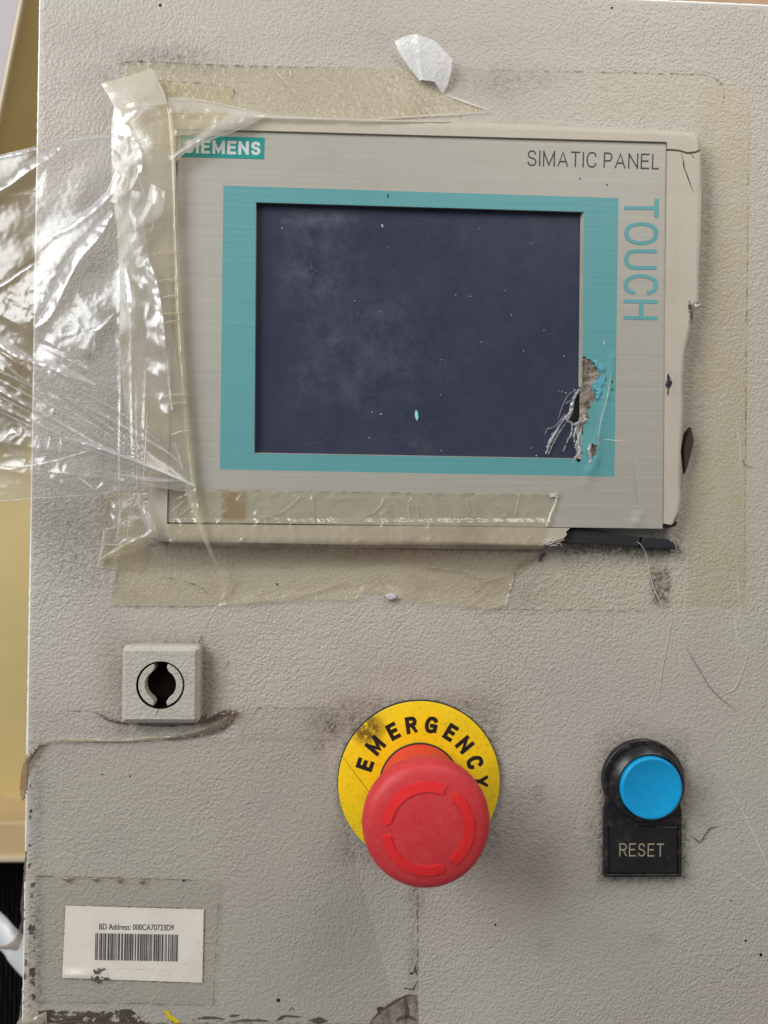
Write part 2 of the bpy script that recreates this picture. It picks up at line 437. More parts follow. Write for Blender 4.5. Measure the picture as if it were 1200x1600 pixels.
def m_cap(name, a, b, dust):
    m = Mat(name)
    c = m.mix(m.ramp(m.noise(90, 4, .6), .3, .7), a, b)
    c = m.mix(m.math('MULTIPLY', m.ramp(m.noise(700, 4, .7), .45, .8), dust), c, srgb(205, 120, 120))
    c = m.mix(m.math('MULTIPLY', m.ramp(m.noise(1500, 2, .6), .72, .76), .45), c, srgb(120, 40, 40))
    return m.done(m.bsdf(Base_Color=c, Roughness=.52, Specular_IOR_Level=.45, Normal=m.bump(m.noise(2200, 2), .05, .0001)))
def m_paper():
    m = Mat('aged_label_paper')
    c = m.mix(m.ramp(m.noise(70, 5, .65), .3, .75), srgb(250, 242, 229), srgb(240, 230, 214))
    c = m.mix(m.math('MULTIPLY', m.ramp(m.noise(24, 4, .6), .5, .75), .45), c, srgb(215, 198, 166))
    c = m.mix(m.math('MULTIPLY', m.ramp(m.noise(620, 3, .7), .62, .74), .30), c, srgb(110, 100, 92))
    return m.done(m.bsdf(Base_Color=c, Roughness=.5, Normal=m.bump(m.noise(500, 3), .12, .0002)))

DOOR = m_door()
BEZEL = m_plain('beige_moulded_plastic', srgb(194, 184, 167), .5, var=.06, bump=.45, bs=1500, bd=.00016, dirt=.45, dcol=(146, 128, 108), ds=60, dlo=.42, dhi=.85)
FOIL, TEAL, SCREEN = m_foil(), m_teal(), m_screen()
BODY = m_plain('dark_housing', srgb(52, 47, 43), .7)
LIP = m_plain('grey_window_lip', srgb(170, 164, 152), .5)
BADGE = m_plain('printed_green', srgb(0, 142, 134), .5, var=.06)
INK_LIGHT = m_plain('printed_pale_ink', srgb(206, 206, 200), .5, var=.05)
INK_DARK = m_plain('printed_dark_ink', srgb(48, 48, 52), .55)
INK_TEAL = m_plain('printed_teal_ink', srgb(92, 158, 160), .5, var=.05)
RUBBER = m_plain('black_rubber', srgb(34, 35, 38), .75, var=.3, vs=200, bump=.4, bs=900, bd=.0003)
BLACK = m_plain('dusty_black_plastic', srgb(26, 26, 28), .34, var=.25, vs=120, bump=.12, bs=700, dirt=.5, dcol=(128, 114, 100), ds=300, dlo=.52, dhi=.82)
BLACKPLATE = m_plain('black_legend_plate', srgb(30, 29, 29), .4, var=.3, vs=150, dirt=.4, dcol=(110, 98, 86), ds=200, dlo=.55, dhi=.85)
VOID = m_plain('black_recess', srgb(16, 14, 12), .9, spec=.05)
BLUE = m_plain('blue_plastic', srgb(0, 156, 212), .42, var=.06, vs=90, dirt=.12, dcol=(120, 190, 215), ds=500, dlo=.5, dhi=.8)
REDCAP = m_cap('dusty_red_plastic', srgb(206, 46, 50), srgb(216, 58, 60), .26)
REDARROW = m_cap('bright_red_plastic', srgb(232, 34, 36), srgb(236, 44, 44), .06)
REDNECK = m_cap('orange_red_plastic', srgb(222, 56, 46), srgb(228, 66, 54), .12)
YELLOW = m_yellow()
PRINT_BLACK = m_plain('black_print', srgb(30, 26, 20), .5, var=.3, vs=300)
TANPRINT = m_plain('tan_engraving', srgb(172, 156, 134), .6)
PAPER = m_paper(); INK = m_plain('grey_barcode_ink', srgb(72, 70, 74), .6, var=.25, vs=300)
CHAR = m_plain('crumpled_dark_scrap', srgb(92, 86, 82), .35, var=.5, vs=500, bump=.5, bs=600, bd=.0006)
THREAD = m_plain('pale_fibre', srgb(214, 206, 194), .5)
DARKFIBRE = m_plain('dark_fibre', srgb(58, 48, 42), .7)
GRIMELINE = m_speckle('grime_line', srgb(98, 84, 70), .75, 420, .42, .62)
FAINTLINE = m_speckle('faint_dirt_line', srgb(112, 98, 84), .6, 300, .42, .62)
FLAKE = m_plain('flaked_brown_edge', srgb(92, 78, 66), .7, var=.3, vs=400, bump=.5, bs=500, bd=.0004)
SCRATCH = m_plain('pale_scratch', srgb(214, 208, 198), .5)
CRACK = m_plain('crack_shadow_gap', srgb(38, 32, 28), .8)
FILM = m_sheet('clear_wrinkled_film', (.97, .967, .957, 1), srgb(242, 240, 238), .20, .25, 1.05, .12, 120, .0006, .6, 45, stain=.0)
FLATFILM = m_sheet('clear_flat_film', (.975, .972, .965, 1), srgb(225, 221, 212), .025, .30, .5, .3, 520, .0005, .5)
MILKY = m_sheet('milky_aged_tape', (.96, .935, .85, 1), srgb(244, 236, 210), .50, .20, 1.0, .3, 190, .0006, .5, 40, stain=.22)
TEDGE = m_sheet('tape_edge', (.95, .93, .87, 1), srgb(248, 245, 236), .72, .2, 1.2, .2, 190, .0004, .3, 60)
YTAPE = m_sheet('yellowed_tape', (.982, .968, .915, 1), srgb(240, 228, 190), .20, .28, .75, .55, 520, .0007, .4, 45, stain=.14)
CTAPE = m_sheet('clear_aged_tape', (.985, .98, .962, 1), srgb(226, 220, 204), .05, .36, .3, .45, 520, .0006, .5)
CURL = m_sheet('curled_tape_flap', (.93, .92, .86, 1), srgb(255, 253, 248), .97, .25, 1.2, .5, 520, .0006, .1, 300, transl=.15)
BROWNFILM = m_sheet('dirty_brown_film', (.72, .62, .54, 1), srgb(146, 126, 112), .5, .3, .8, .6, 260, .0007)
WHITEFIB = m_plain('torn_white_membrane', srgb(196, 193, 192), .4, var=.12, vs=300, bump=.6, bs=500, bd=.0005)
BACKING = m_plain('torn_grey_backing', srgb(150, 140, 126), .6, var=.35, vs=260, bump=.7, bs=380, bd=.0007, dirt=.75, dcol=(92, 72, 56), ds=180, dlo=.45, dhi=.62)
SKYCHIP = m_plain('light_blue_paint_chips', srgb(96, 166, 182), .45, var=.12, vs=300, bump=.4, bs=500, bd=.0004)
OLIVE = m_plain('olive_yellow_paint', srgb(218, 194, 130), .45, var=.10, vs=9)
PALE = m_plain('pale_lilac_paint', srgb(176, 168, 168), .5, var=.04, vs=10)
CREAM = m_plain('cream_edge', srgb(224, 206, 172), .5)
WOOD = m_plain('warm_brown_boards', srgb(196, 160, 124), .6, var=.12, vs=20)
CLOTH = m_plain('black_ribbed_cloth', srgb(24, 25, 30), .9, var=.3, vs=300)
WHITEBAND = m_plain('white_plastic_band', srgb(252, 249, 243), .45, dirt=.5, ds=90, dlo=.6, dhi=.8)
YFLECK = m_plain('yellow_paint_fleck', srgb(226, 200, 30), .5)

# ------------------------------------------------------------------ cabinet door
door = thing('cabinet_door', 'worn pale grey cabinet door with pebbled paint carrying the touch panel and buttons', 'cabinet door', P(600, 1690, 0))
def build_door():
    TL, TR, BR, BL = [P(*p) for p in ((67.6, -39.5), (1330, 20), (1330, 1720), (38.2, 1720))]
    nx, ny = 330, 430
    s = np.linspace(0, 1, nx)[None, :, None]; t = np.linspace(0, 1, ny)[:, None, None]
    g = (np.array(TL) * (1 - s) + np.array(TR) * s) * (1 - t) + (np.array(BL) * (1 - s) + np.array(BR) * s) * t
    V = g.reshape(-1, 3)
    idx = np.arange(nx * ny).reshape(ny, nx)
    faces = np.stack([idx[:-1, :-1], idx[1:, :-1], idx[1:, 1:], idx[:-1, 1:]], -1).reshape(-1, 4).tolist()
    # pixel coordinates of each vertex (for placing the stains)
    q = V - np.array(CAM); z = q @ np.array(fwd)
    U = 600 + F * (q @ np.array(rgt)) / z; W = 800 - F * (q @ np.array(upv)) / z
    def blob(cx, cy, rx, ry, a, p=2.0):
        d = np.abs((U - cx) / rx) ** p + np.abs((W - cy) / ry) ** p
        return a * np.exp(-d)
    def box(x0, y0, x1, y1, soft, a):
        dx = np.maximum(np.maximum(x0 - U, U - x1), 0); dy = np.maximum(np.maximum(y0 - W, W - y1), 0)
        return a * np.exp(-(np.hypot(dx, dy) / soft) ** 1.4)
    red = np.zeros_like(U)
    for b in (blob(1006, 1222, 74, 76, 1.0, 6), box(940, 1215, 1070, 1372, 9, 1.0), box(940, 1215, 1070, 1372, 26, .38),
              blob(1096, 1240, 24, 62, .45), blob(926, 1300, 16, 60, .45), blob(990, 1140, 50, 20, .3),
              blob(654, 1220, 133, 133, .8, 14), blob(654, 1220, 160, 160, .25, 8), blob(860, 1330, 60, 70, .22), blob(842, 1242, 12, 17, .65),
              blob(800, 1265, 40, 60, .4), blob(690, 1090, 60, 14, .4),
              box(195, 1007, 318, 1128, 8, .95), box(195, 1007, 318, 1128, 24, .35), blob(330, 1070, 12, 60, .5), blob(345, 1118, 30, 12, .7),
              blob(520, 1130, 34, 24, 1.1), blob(505, 1165, 26, 14, .7), blob(545, 1160, 10, 14, .7),
              blob(650, 1395, 14, 40, .9), blob(645, 1500, 8, 60, .6),
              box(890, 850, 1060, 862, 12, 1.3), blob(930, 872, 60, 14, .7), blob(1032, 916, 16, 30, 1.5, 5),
              blob(120, 850, 60, 70, .7), blob(165, 820, 22, 60, .7), blob(140, 900, 50, 30, .5),
              blob(250, 92, 80, 22, .8), blob(165, 125, 50, 30, .5), blob(130, 55, 90, 40, .25), blob(300, 105, 60, 10, .6),
              blob(150, 470, 60, 120, .3), blob(140, 560, 14, 8, 1.0), blob(150, 420, 12, 6, .9), blob(160, 700, 30, 60, .4),
              blob(780, 128, 55, 22, .6), blob(840, 122, 60, 18, .45), blob(1105, 330, 12, 120, .55), blob(1090, 620, 16, 160, .30),
              blob(60, 1250, 10, 120, .55), blob(60, 1480, 9, 130, .9), blob(850, 1480, 14, 14, .3), blob(1020, 1470, 20, 12, .35),
              blob(330, 1125, 50, 10, .6), blob(230, 1140, 130, 12, .45), blob(100, 1120, 60, 12, .3), blob(700, 60, 500, 20, .12),
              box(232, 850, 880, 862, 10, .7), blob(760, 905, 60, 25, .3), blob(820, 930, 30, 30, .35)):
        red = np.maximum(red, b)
    grn = np.zeros_like(U)
    for b in (box(1100, 140, 1166, 930, 10, 1.0), box(830, 885, 1160, 945, 12, .8), box(930, 110, 1160, 180, 8, .35), blob(1125, 590, 30, 60, 1.0), box(1062, 480, 1110, 850, 14, .6), blob(720, 140, 50, 60, .0)):
        grn = np.maximum(grn, b)
    blu = np.zeros_like(U)
    for b in (blob(605, 1045, 70, 26, .30), blob(175, 1065, 26, 70, .6), blob(545, 1115, 60, 40, .5), blob(700, 1100, 70, 20, .35), blob(335, 1065, 18, 60, .6), blob(250, 1000, 70, 10, .5), blob(110, 300, 60, 160, .3), blob(560, 850, 80, 14, .4), blob(820, 920, 60, 30, .3)):
        blu = np.maximum(blu, b)
    alp = np.zeros_like(U)
    for b in (box(60, 1580, 225, 1600, 7, 1.0), box(240, 1592, 600, 1600, 4, .62), box(590, 1575, 652, 1600, 3, .97), box(46, 1380, 54, 1590, 5, .85), blob(645, 1520, 8, 30, .90), box(44, 1180, 49, 1360, 4, .75), box(60, 1612, 900, 1760, 6, .9)):
        alp = np.maximum(alp, b)
    # rounded rim: boundary loop swept back over a quarter round to the door's thickness
    loop = list(idx[0, :]) + list(idx[1:, -1]) + list(idx[-1, -2::-1]) + list(idx[-2:0:-1, 0])
    cx, cz = V[:, 0].mean(), V[:, 2].mean()
    V = [Vector(v) for v in V.tolist()]
    n = len(loop); prev = loop
    dirs = []
    for k in range(n):
        t_ = (V[loop[(k + 1) % n]] - V[loop[k - 1]]); t_.y = 0
        d = Vector((-t_.z, 0, t_.x)).normalized()
        if d.dot(Vector((V[loop[k]].x - cx, 0, V[loop[k]].z - cz))) < 0: d = -d
        dirs.append(d)
    org = [V[i].copy() for i in loop]
    r = .0016
    for a in (22, 45, 68, 90, 'back'):
        cur = []
        for k in range(n):
            if a == 'back': p = org[k] + dirs[k] * r + Vector((0, .022, 0))
            else: p = org[k] + dirs[k] * r * math.sin(math.radians(a)) + Vector((0, r * (1 - math.cos(math.radians(a))), 0))
            p += dirs[k] * .00012 * nz(k * .35, 3.1) if a != 'back' else Vector()
            cur.append(len(V)); V.append(p)
        for k in range(n): faces.append((prev[k], prev[(k + 1) % n], cur[(k + 1) % n], cur[k]))
        prev = cur
    faces.append(tuple(prev))
    o = obj('front_panel', V, faces, DOOR, door, 180)
    wear = np.zeros((len(V), 4)); k = len(U)
    wear[:k, 0], wear[:k, 1], wear[:k, 2], wear[:k, 3] = red, grn, blu, alp
    wear[k:, 0] = .04
    at = o.data.attributes.new('wear', 'FLOAT_COLOR', 'POINT'); at.data.foreach_set('color', wear.ravel().astype(np.float32))
    return o
panel_face = build_door()
for pts in (((1145, 925), (1150, 985), (1160, 1010), (1186, 1025)), ((1148, 640), (1156, 700), (1160, 760)), ((1150, 860), (1158, 1000)),
            ((1105, 1190), (1145, 1240), (1190, 1330), (1205, 1370)), ((1060, 1010), (1064, 1058)), ((310, 38), (328, 50)), ((1128, 1345), (1170, 1378), (1196, 1395))):
    line('scratch', pts, 1.3, .05, SCRATCH, door)
for (x, y, r) in ((287, 1376, 2.6), (435, 1563, 3.6), (1189, 1492, 3), (203, 1213, 1.6), (160, 1210, 1.4), (250, 8, 2.6), (956, 12, 2), (774, 1445, 1.8), (1165, 1470, 2.2), (1143, 1408, 1.4), (433, 913, 2.2)):
    r *= .75
    prism('speck', [(x + r * (1 + .3 * random.random()) * math.cos(a), y + r * (1 + .3 * random.random()) * math.sin(a)) for a in np.linspace(0, 6.28, 8)[:-1]], 0, .12, VOID, door)
EDGE_HIGHLIGHT = m_plain('worn_edge_highlight_white', srgb(250, 248, 242), .25, var=.08, vs=300, bump=.4, bs=300, bd=.0004)  # worn door rim; its bright highlight is put into the near-white colour
tube('worn_edge_highlight', [(64.6, -36, -1.0), (60.2, 220, -1.0), (51, 760, -1.0), (43.5, 1180, -1.0)], .62, EDGE_HIGHLIGHT, door, 240, 8, False)
tube('worn_edge_highlight', [(43.3, 1190, -1.0), (40, 1400, -1.0), (36.5, 1600, -1.0)], .5, EDGE_HIGHLIGHT, door, 90, 8, False)
tube('worn_edge_highlight', [(70, -42, -1.0), (620, -16.5, -1.0), (1328, 16.2, -1.0)], .6, EDGE_HIGHLIGHT, door, 200, 8, False)
# flaked lips of paint along the bottom edge and the patch laid bare at the film's corner
for pts, wd in ((((305, 1592), (330, 1590), (352, 1593)), 4), (((358, 1588), (375, 1586)), 3), (((360, 1596), (400, 1594), (420, 1596)), 3), (((430, 1597), (445, 1588), (470, 1589)), 4), (((452, 1582), (456, 1574), (460, 1580)), 2), (((482, 1594), (512, 1595)), 8), (((651, 1505), (648, 1515), (652, 1524)), 3), (((629, 1543), (645, 1546), (652, 1532)), 3), (((60, 1598), (110, 1596), (150, 1599), (235, 1598)), 5), (((75, 1585), (110, 1590), (140, 1584), (165, 1592)), 5)):
    line('paint_flake', pts, wd, .14, FLAKE, door, jit=.6)
prism('bare_patch', [(577, 1600), (585, 1588), (600, 1578), (604, 1570), (620, 1562), (632, 1556), (652, 1556), (653, 1572), (654, 1603), (600, 1612)], 0, .10, BACKING, door)
for pts, wd in ((((575, 1602), (590, 1584), (606, 1572), (634, 1556), (652, 1556)), 3), (((632, 1560), (636, 1580), (634, 1596)), 4), (((618, 1596), (634, 1588), (650, 1594)), 6)):
    line('paint_flake', pts, wd, .35, FLAKE, door, jit=.6)
ribbon('paint_fleck', [(254, 1577, .1), (262, 1590, .15), (272, 1601, .1)], [(264, 1580, .1), (270, 1588, .15), (283, 1596, .1)], YFLECK, door, 14, 5, .2, rag=4)

# ------------------------------------------------------------------ touch panel
hmi = thing('touch_panel', 'damaged beige touch operator panel with dark screen, teal border and broken frame', 'touch panel', P(640, 845, 0))
HB, HF, HS = 7.0, 6.2, 3.9        # heights above the door in mm: frame, foil, screen
prism('housing', [(252, 192), (1086, 214), (1084, 470), (1060, 500), (1056, 815), (890, 822), (880, 838), (240, 836)], 0.0, 2.6, BODY, hmi)
FO = [(278, 202.5), (1041, 224), (1035.5, 826), (262, 815.5)]     # foil corners
TE = [(349, 290), (966.5, 309.5), (960, 745), (343.5, 733.5)]    # teal border corners
WI = [(400, 316), (912.5, 331), (908.5, 717), (397, 708.5)]      # window corners
def seg_d(u, v, a, b):
    ax, ay = a; bx, by = b; dx, dy = bx - ax, by - ay
    t = max(0, min(1, ((u - ax) * dx + (v - ay) * dy) / (dx * dx + dy * dy)))
    return math.hypot(u - ax - t * dx, v - ay - t * dy), t
def hfoil(u, v):
    h = HF + .05 * nz(u * .01, v * .01)
    for pl, am, wd in ((((957, 560), (949, 620), (936, 680), (930, 742)), .35, 5), (((932, 718), (922, 735), (915, 757)), .5, 7), (((988, 700), (994, 770), (998, 806)), -.18, 2.2), (((998, 804), (996, 816), (1000, 826)), .9, 5)):
        for a, b in zip(pl, pl[1:]):
            d, t = seg_d(u, v, a, b)
            h += am * math.exp(-(d / wd) ** 2) * .6
    h += .5 * math.exp(-((u - 925) / 16) ** 2 - ((v - 705) / 20) ** 2)
    return h
def ring(name, A, B, na, nb, mat, skip=None, skirt=False):
    vs = []; fs = []; ids = {}
    for side in range(4):
        a0, a1 = np.array(A[side]), np.array(A[(side + 1) % 4]); b0, b1 = np.array(B[side]), np.array(B[(side + 1) % 4])
        for i in range(na + 1):
            s = i / na
            for j in range(nb + 1):
                r = j / nb; p = (a0 + (a1 - a0) * s) * (1 - r) + (b0 + (b1 - b0) * s) * r
                ids[side, i, j] = len(vs); vs.append(P(p[0], p[1], hfoil(*p)))
                if i < na and j < nb:
                    r2 = (j + .5) / nb; s2 = (i + .5) / na
                    c = (a0 + (a1 - a0) * s2) * (1 - r2) + (b0 + (b1 - b0) * s2) * r2
                    if skip and skip(*c): continue
                    fs.append((side, i, j))
        if skirt:
            for i in range(na + 1):
                p = vs[ids[side, i, 0]].copy(); p.y = -2.2 * MM; ids[side, i, -1] = len(vs); vs.append(p)
                if i < na: fs.append((side, i, -1))
    F_ = [(ids[s, i, j], ids[s, i + 1, j], ids[s, i + 1, j + 1], ids[s, i, j + 1]) for s, i, j in fs]
    return obj(name, vs, F_, mat, hmi, 50)
front = ring('front_foil', FO, TE, 150, 24, FOIL, skirt=True)
TEAR = [(905, 556), (914, 558), (922, 562), (930, 572), (937, 584), (933, 592), (926, 598), (924, 606), (929, 614), (930, 622), (922, 632), (918, 645), (920, 655), (913, 664), (909, 680), (908, 722), (902, 722), (900, 560)]
HOLE = [(921, 697), (926, 692), (931, 696), (932, 705), (929, 714), (924, 717), (922, 708)]
def inside(poly, x, y):
    c = False; n = len(poly)
    for i in range(n):
        x0, y0 = poly[i]; x1, y1 = poly[(i + 1) % n]
        if (y0 > y) != (y1 > y) and x < (x1 - x0) * (y - y0) / (y1 - y0) + x0: c = not c
    return c
def torn(x, y):
    if x < 895 or y < 545: return False
    jx, jy = x + 3 * nz(x * .2, y * .2), y + 3 * nz(x * .2, y * .2, 5)
    return inside(TEAR, jx, jy) or inside(HOLE, jx, jy)
teal = ring('teal_border', TE, WI, 260, 26, TEAL, skip=torn)
# walls of the screen window
def lip():
    vs = []; fs = []
    dn = [(401.5, 317.5), (906.0, 332.5), (902.0, 716), (398.5, 707)]
    for a, b in zip(WI, dn): vs += [P(a[0], a[1], HF + .02), P(b[0], b[1], HS - .3)]
    for i in range(4):
        j = (i + 1) % 4; fs.append((2 * i, 2 * j, 2 * j + 1, 2 * i + 1))
    bm = bmesh.new(); bv = [bm.verts.new(v) for v in vs]
    for f in fs: bm.faces.new([bv[k] for k in f])
    bmesh.ops.subdivide_edges(bm, edges=[e for e in bm.edges], cuts=30, use_grid_fill=True)
    kill = []
    for f in bm.faces:
        c = f.calc_center_median(); q = c - CAM; z = q.dot(fwd); u = 600 + F * q.dot(rgt) / z; v = 800 - F * q.dot(upv) / z
        if u > 885 and 606 < v < 668: kill.append(f)
    bmesh.ops.delete(bm, geom=kill, context='FACES')
    return from_bm('window_lip', bm, LIP, hmi, 30)
lip()
def build_screen():
    PUN = [(906, 606), (898, 622), (892, 640), (888, 657), (895, 662), (903, 658), (912, 650), (920, 606)]
    A = [(390, 306), (922, 322), (918, 727), (387, 718)]
    def f(s, t):
        u = (A[0][0] * (1 - s) + A[1][0] * s) * (1 - t) + (A[3][0] * (1 - s) + A[2][0] * s) * t
        v = (A[0][1] * (1 - s) + A[1][1] * s) * (1 - t) + (A[3][1] * (1 - s) + A[2][1] * s) * t
        return u, v, HS
    def keep(s, t):
        u, v, _ = f(s, t); return not inside(PUN, u, v)
    o = sheet('display', f, 241, 201, SCREEN, hmi, keep)
    d = []
    for j in range(201):
        for i in range(241):
            u, v, _ = f(i / 240, j / 200)
            e = lambda cx, cy, rx, ry, a: a * math.exp(-((u - cx) / rx) ** 2 - ((v - cy) / ry) ** 2)
            x = .22 + e(490, 420, 70, 70, .55) + e(505, 345, 45, 14, .8) + e(488, 420, 12, 9, 1.2) + e(445, 345, 8, 5, 1) + e(560, 590, 90, 60, .45) + e(475, 600, 30, 30, .4) + e(600, 510, 110, 50, .3) + e(830, 380, 12, 5, .8) + e(660, 695, 20, 10, .6) + e(520, 535, 10, 10, 1.0) - e(408, 520, 30, 300, .25)
            d.append(max(0, min(1.6, x)))
    at = o.data.attributes.new('dust', 'FLOAT', 'POINT'); at.data.foreach_set('value', d)
    return o
scr = build_screen()
scs = m_speckle('screen_scratch', srgb(130, 130, 138), .4, 300, .35, .65)
for pts, wd in ((((640, 337), (705, 350)), .9), (((598, 440), (630, 410), (646, 402)), .8), (((455, 700), (500, 690), (560, 672)), .9), (((634, 590), (640, 615), (644, 642)), .7), (((800, 520), (840, 470)), .6), (((700, 640), (790, 590)), .5), (((560, 700), (650, 670), (730, 650)), .5), (((480, 430), (522, 410)), .9)):
    line('scratch', pts, wd, HS + .04, scs, scr)
prism('paint_chip', [(650, 640), (653, 644), (654, 652), (652, 658), (649, 653), (648, 646)], HS, HS + .35, m_plain('pale_teal_chip', srgb(150, 222, 214), .4), hmi, .1, 1)
for u, v, r in ((597, 352, 3), (598, 354, 2), (595, 647, 2.2), (441, 356, 1.4), (440, 357, 1.4), (554, 470, 1.6), (577, 684, 1.8), (606, 386, 1.3), (884, 614, 2.2), (878, 612, 1.4), (873, 611, 1.3), (799, 492, 1.8), (881, 556, 1.6), (735, 463, 1.5), (712, 461, 1.6), (748, 357, 1.2), (690, 562, 1.3), (688, 617, 1.4), (752, 534, 1.3), (818, 548, 1.6), (850, 516, 1.3), (689, 704, 1.5), (830, 700, 1.5), (838, 712, 2.0)):
    a0 = random.random() * 3; r *= .58
    prism('dust_fleck', [(u + r * math.cos(a0 + a) * (1.3 if k % 2 else .6), v + r * math.sin(a0 + a) * (1.2 if k % 2 else .7)) for k, a in enumerate(np.linspace(0, 6.28, 7)[:-1])], HS, HS + .08, WHITEFIB, scr)
# frame: U-shaped piece still whole, and the cracked right rail
prism('frame', [(1099, 230.5), (1099, 222), (1096, 212), (1089, 205.5), (1073, 201.5), (800, 192), (430, 184), (262, 179), (250, 181), (243, 190), (240, 300), (236, 500), (232, 700), (229, 825), (231, 840), (240, 847), (400, 849), (600, 851), (845, 854.5), (854, 851), (862, 850), (870, 844), (880, 842), (886, 835), (884, 831), (891, 825),
                (700, 822.5), (262, 819), (260.5, 817), (276, 202), (278, 200.5), (1041, 221.5), (1043, 223.5), (1043, 232), (1062, 234), (1074, 237.5), (1087, 236)], 0.2, HB, BEZEL, hmi, 2.7, 7, 60, (0, 18))
prism('frame', [(1043, 235.5), (1062, 237), (1074, 241), (1087, 239.5), (1099, 234), (1098, 300), (1096, 380), (1095, 470), (1093, 477), (1087, 480), (1085, 497), (1079, 527), (1073, 556), (1071, 600), (1071.5, 640), (1070, 668), (1067, 705), (1067, 740), (1068, 780), (1065, 802), (1058, 815), (1048, 820), (1038, 818), (1040, 500)], 1.2, HB, BEZEL, hmi, 2.3, 6, 60, (4, 20))['label'] = 'cracked right rail with a bite missing from its outer edge'
line('crack', ((1064, 237), (1068, 252), (1069, 262), (1076, 280), (1084, 302)), 1.7, HB + .03, CRACK, hmi)
line('crack', ((1079, 240), (1086, 248)), 1.2, HB + .03, CRACK, hmi)
line('stain', ((1044, 584), (1045, 600), (1043, 618)), 8, HB + .02, m_speckle('dark_rubbed_stain', srgb(52, 56, 62), .95, 260, .3, .55), hmi, jit=.9)
line('stain', ((1077, 470), (1080, 490), (1078, 510)), 9, HB + .02, m_speckle('brown_rubbed_stain', srgb(86, 70, 58), .8, 400, .4, .55), hmi, jit=.9)
ribbon('burr', [(1086, 474, HB - .3), (1090, 476, HB + .2), (1095, 474, HB)], [(1084, 480, HB - .5), (1090, 481, HB), (1096, 477, HB - .6)], BEZEL, hmi, 10, 5, .4)
prism('gasket', [(884, 832), (893, 826), (915, 826), (960, 834), (998, 838.5), (1001, 840), (999, 856), (994, 855), (955, 851), (886, 850), (882, 846)], 0, 4.6, RUBBER, hmi, .5, 2)
prism('gasket', [(1004, 839), (1044, 842), (1055, 851), (1056, 858.5), (1000, 856.5)], 0, 4.4, RUBBER, hmi, .5, 2)
prism('gasket', [(1069, 741), (1069, 700), (1074, 678), (1081, 667), (1085, 690), (1079, 715), (1073, 736)], .8, 4.4, m_plain('brown_gasket_stub', srgb(62, 44, 36), .7, bump=.4, bs=500), hmi, .6, 2)
prism('housing_foot', [(1037, 819), (1059, 815), (1056, 822), (1046, 825), (1037, 825)], 1.0, 5.0, BODY, hmi)
# prints on the foil
hf = lambda d: (lambda u, v: hfoil(u, v) + d)
bd = prism('badge', [(282, 211.5), (413.5, 215), (412.5, 248.5), (281, 245)], HF, HF + .10, BADGE, hmi)
letters_quad('lettering', 'SIEMENS', [(288, 218), (407.5, 221.5), (407, 242.5), (287.5, 239)], HF + .16, INK_LIGHT, bd, .21, .15)
letters_quad('lettering', 'SIMATIC PANEL', [(824.5, 234.5), (1030.5, 240.5), (1029.5, 264.5), (824, 259)], hf(.10), INK_DARK, hmi, .085, .20)
letters_quad('lettering', 'TOUCH', [(1029.5, 310.5), (1027, 500), (974.5, 499), (976, 310)], hf(.10), INK_TEAL, hmi, .125, .16)
# torn corner of the membrane
def fb(s, t):
    u = 899 + 50 * s; v = 545 + 185 * t
    return u, v, HF - .75 + .5 * nz(u * .12, v * .1) + .35 * rid(u * .25, v * .2, 3)
sheet('torn_backing', fb, 40, 120, BACKING, hmi, keep=lambda s, t: 899 + 50 * s > 909 - 3 * t + 2 * nz(t * 40, 1) if not 606 < 545 + 185 * t < 660 else 899 + 50 * s > 906)
for L, R in (([(923, 560), (934, 564), (943, 572)], [(931, 571), (938, 579), (945, 584)]), ([(929, 596), (938, 588), (946, 586)], [(925, 610), (936, 606), (944, 602)]), ([(926, 604), (933, 612), (930, 622)], [(938, 606), (942, 613), (934, 626)])):
    ribbon('paint_chip', [(u, v, HF + .35) for u, v in L], [(u, v, HF + .2) for u, v in R], SKYCHIP, hmi, 14, 8, .15, .4, .3, rag=4, seed=len(L) + R[0][0])
TORN = m_sheet('torn_clear_membrane', (.9, .9, .9, 1), srgb(236, 235, 234), .66, .25, 1.0, .12, 300, .0004, .5, 200)
def fib(pts, wd, dh=.5, arch=.5):
    n = len(pts); L = []; R = []
    for k, (u, v) in enumerate(pts):
        a, b = pts[max(k - 1, 0)], pts[min(k + 1, n - 1)]
        tx, ty = b[0] - a[0], b[1] - a[1]; l = math.hypot(tx, ty); w_ = wd * (.5 if k in (0, n - 1) else .8) / 2
        h = HS + dh + .5 * math.sin(k * 1.7)
        L.append((u - ty / l * w_, v + tx / l * w_, h)); R.append((u + ty / l * w_, v - tx / l * w_, h + .2))
    return ribbon('torn_fibre', L, R, TORN, hmi, 30, 8, arch * .7, .5, .2, .12, .2, seed=pts[0][0], rag=2.0)
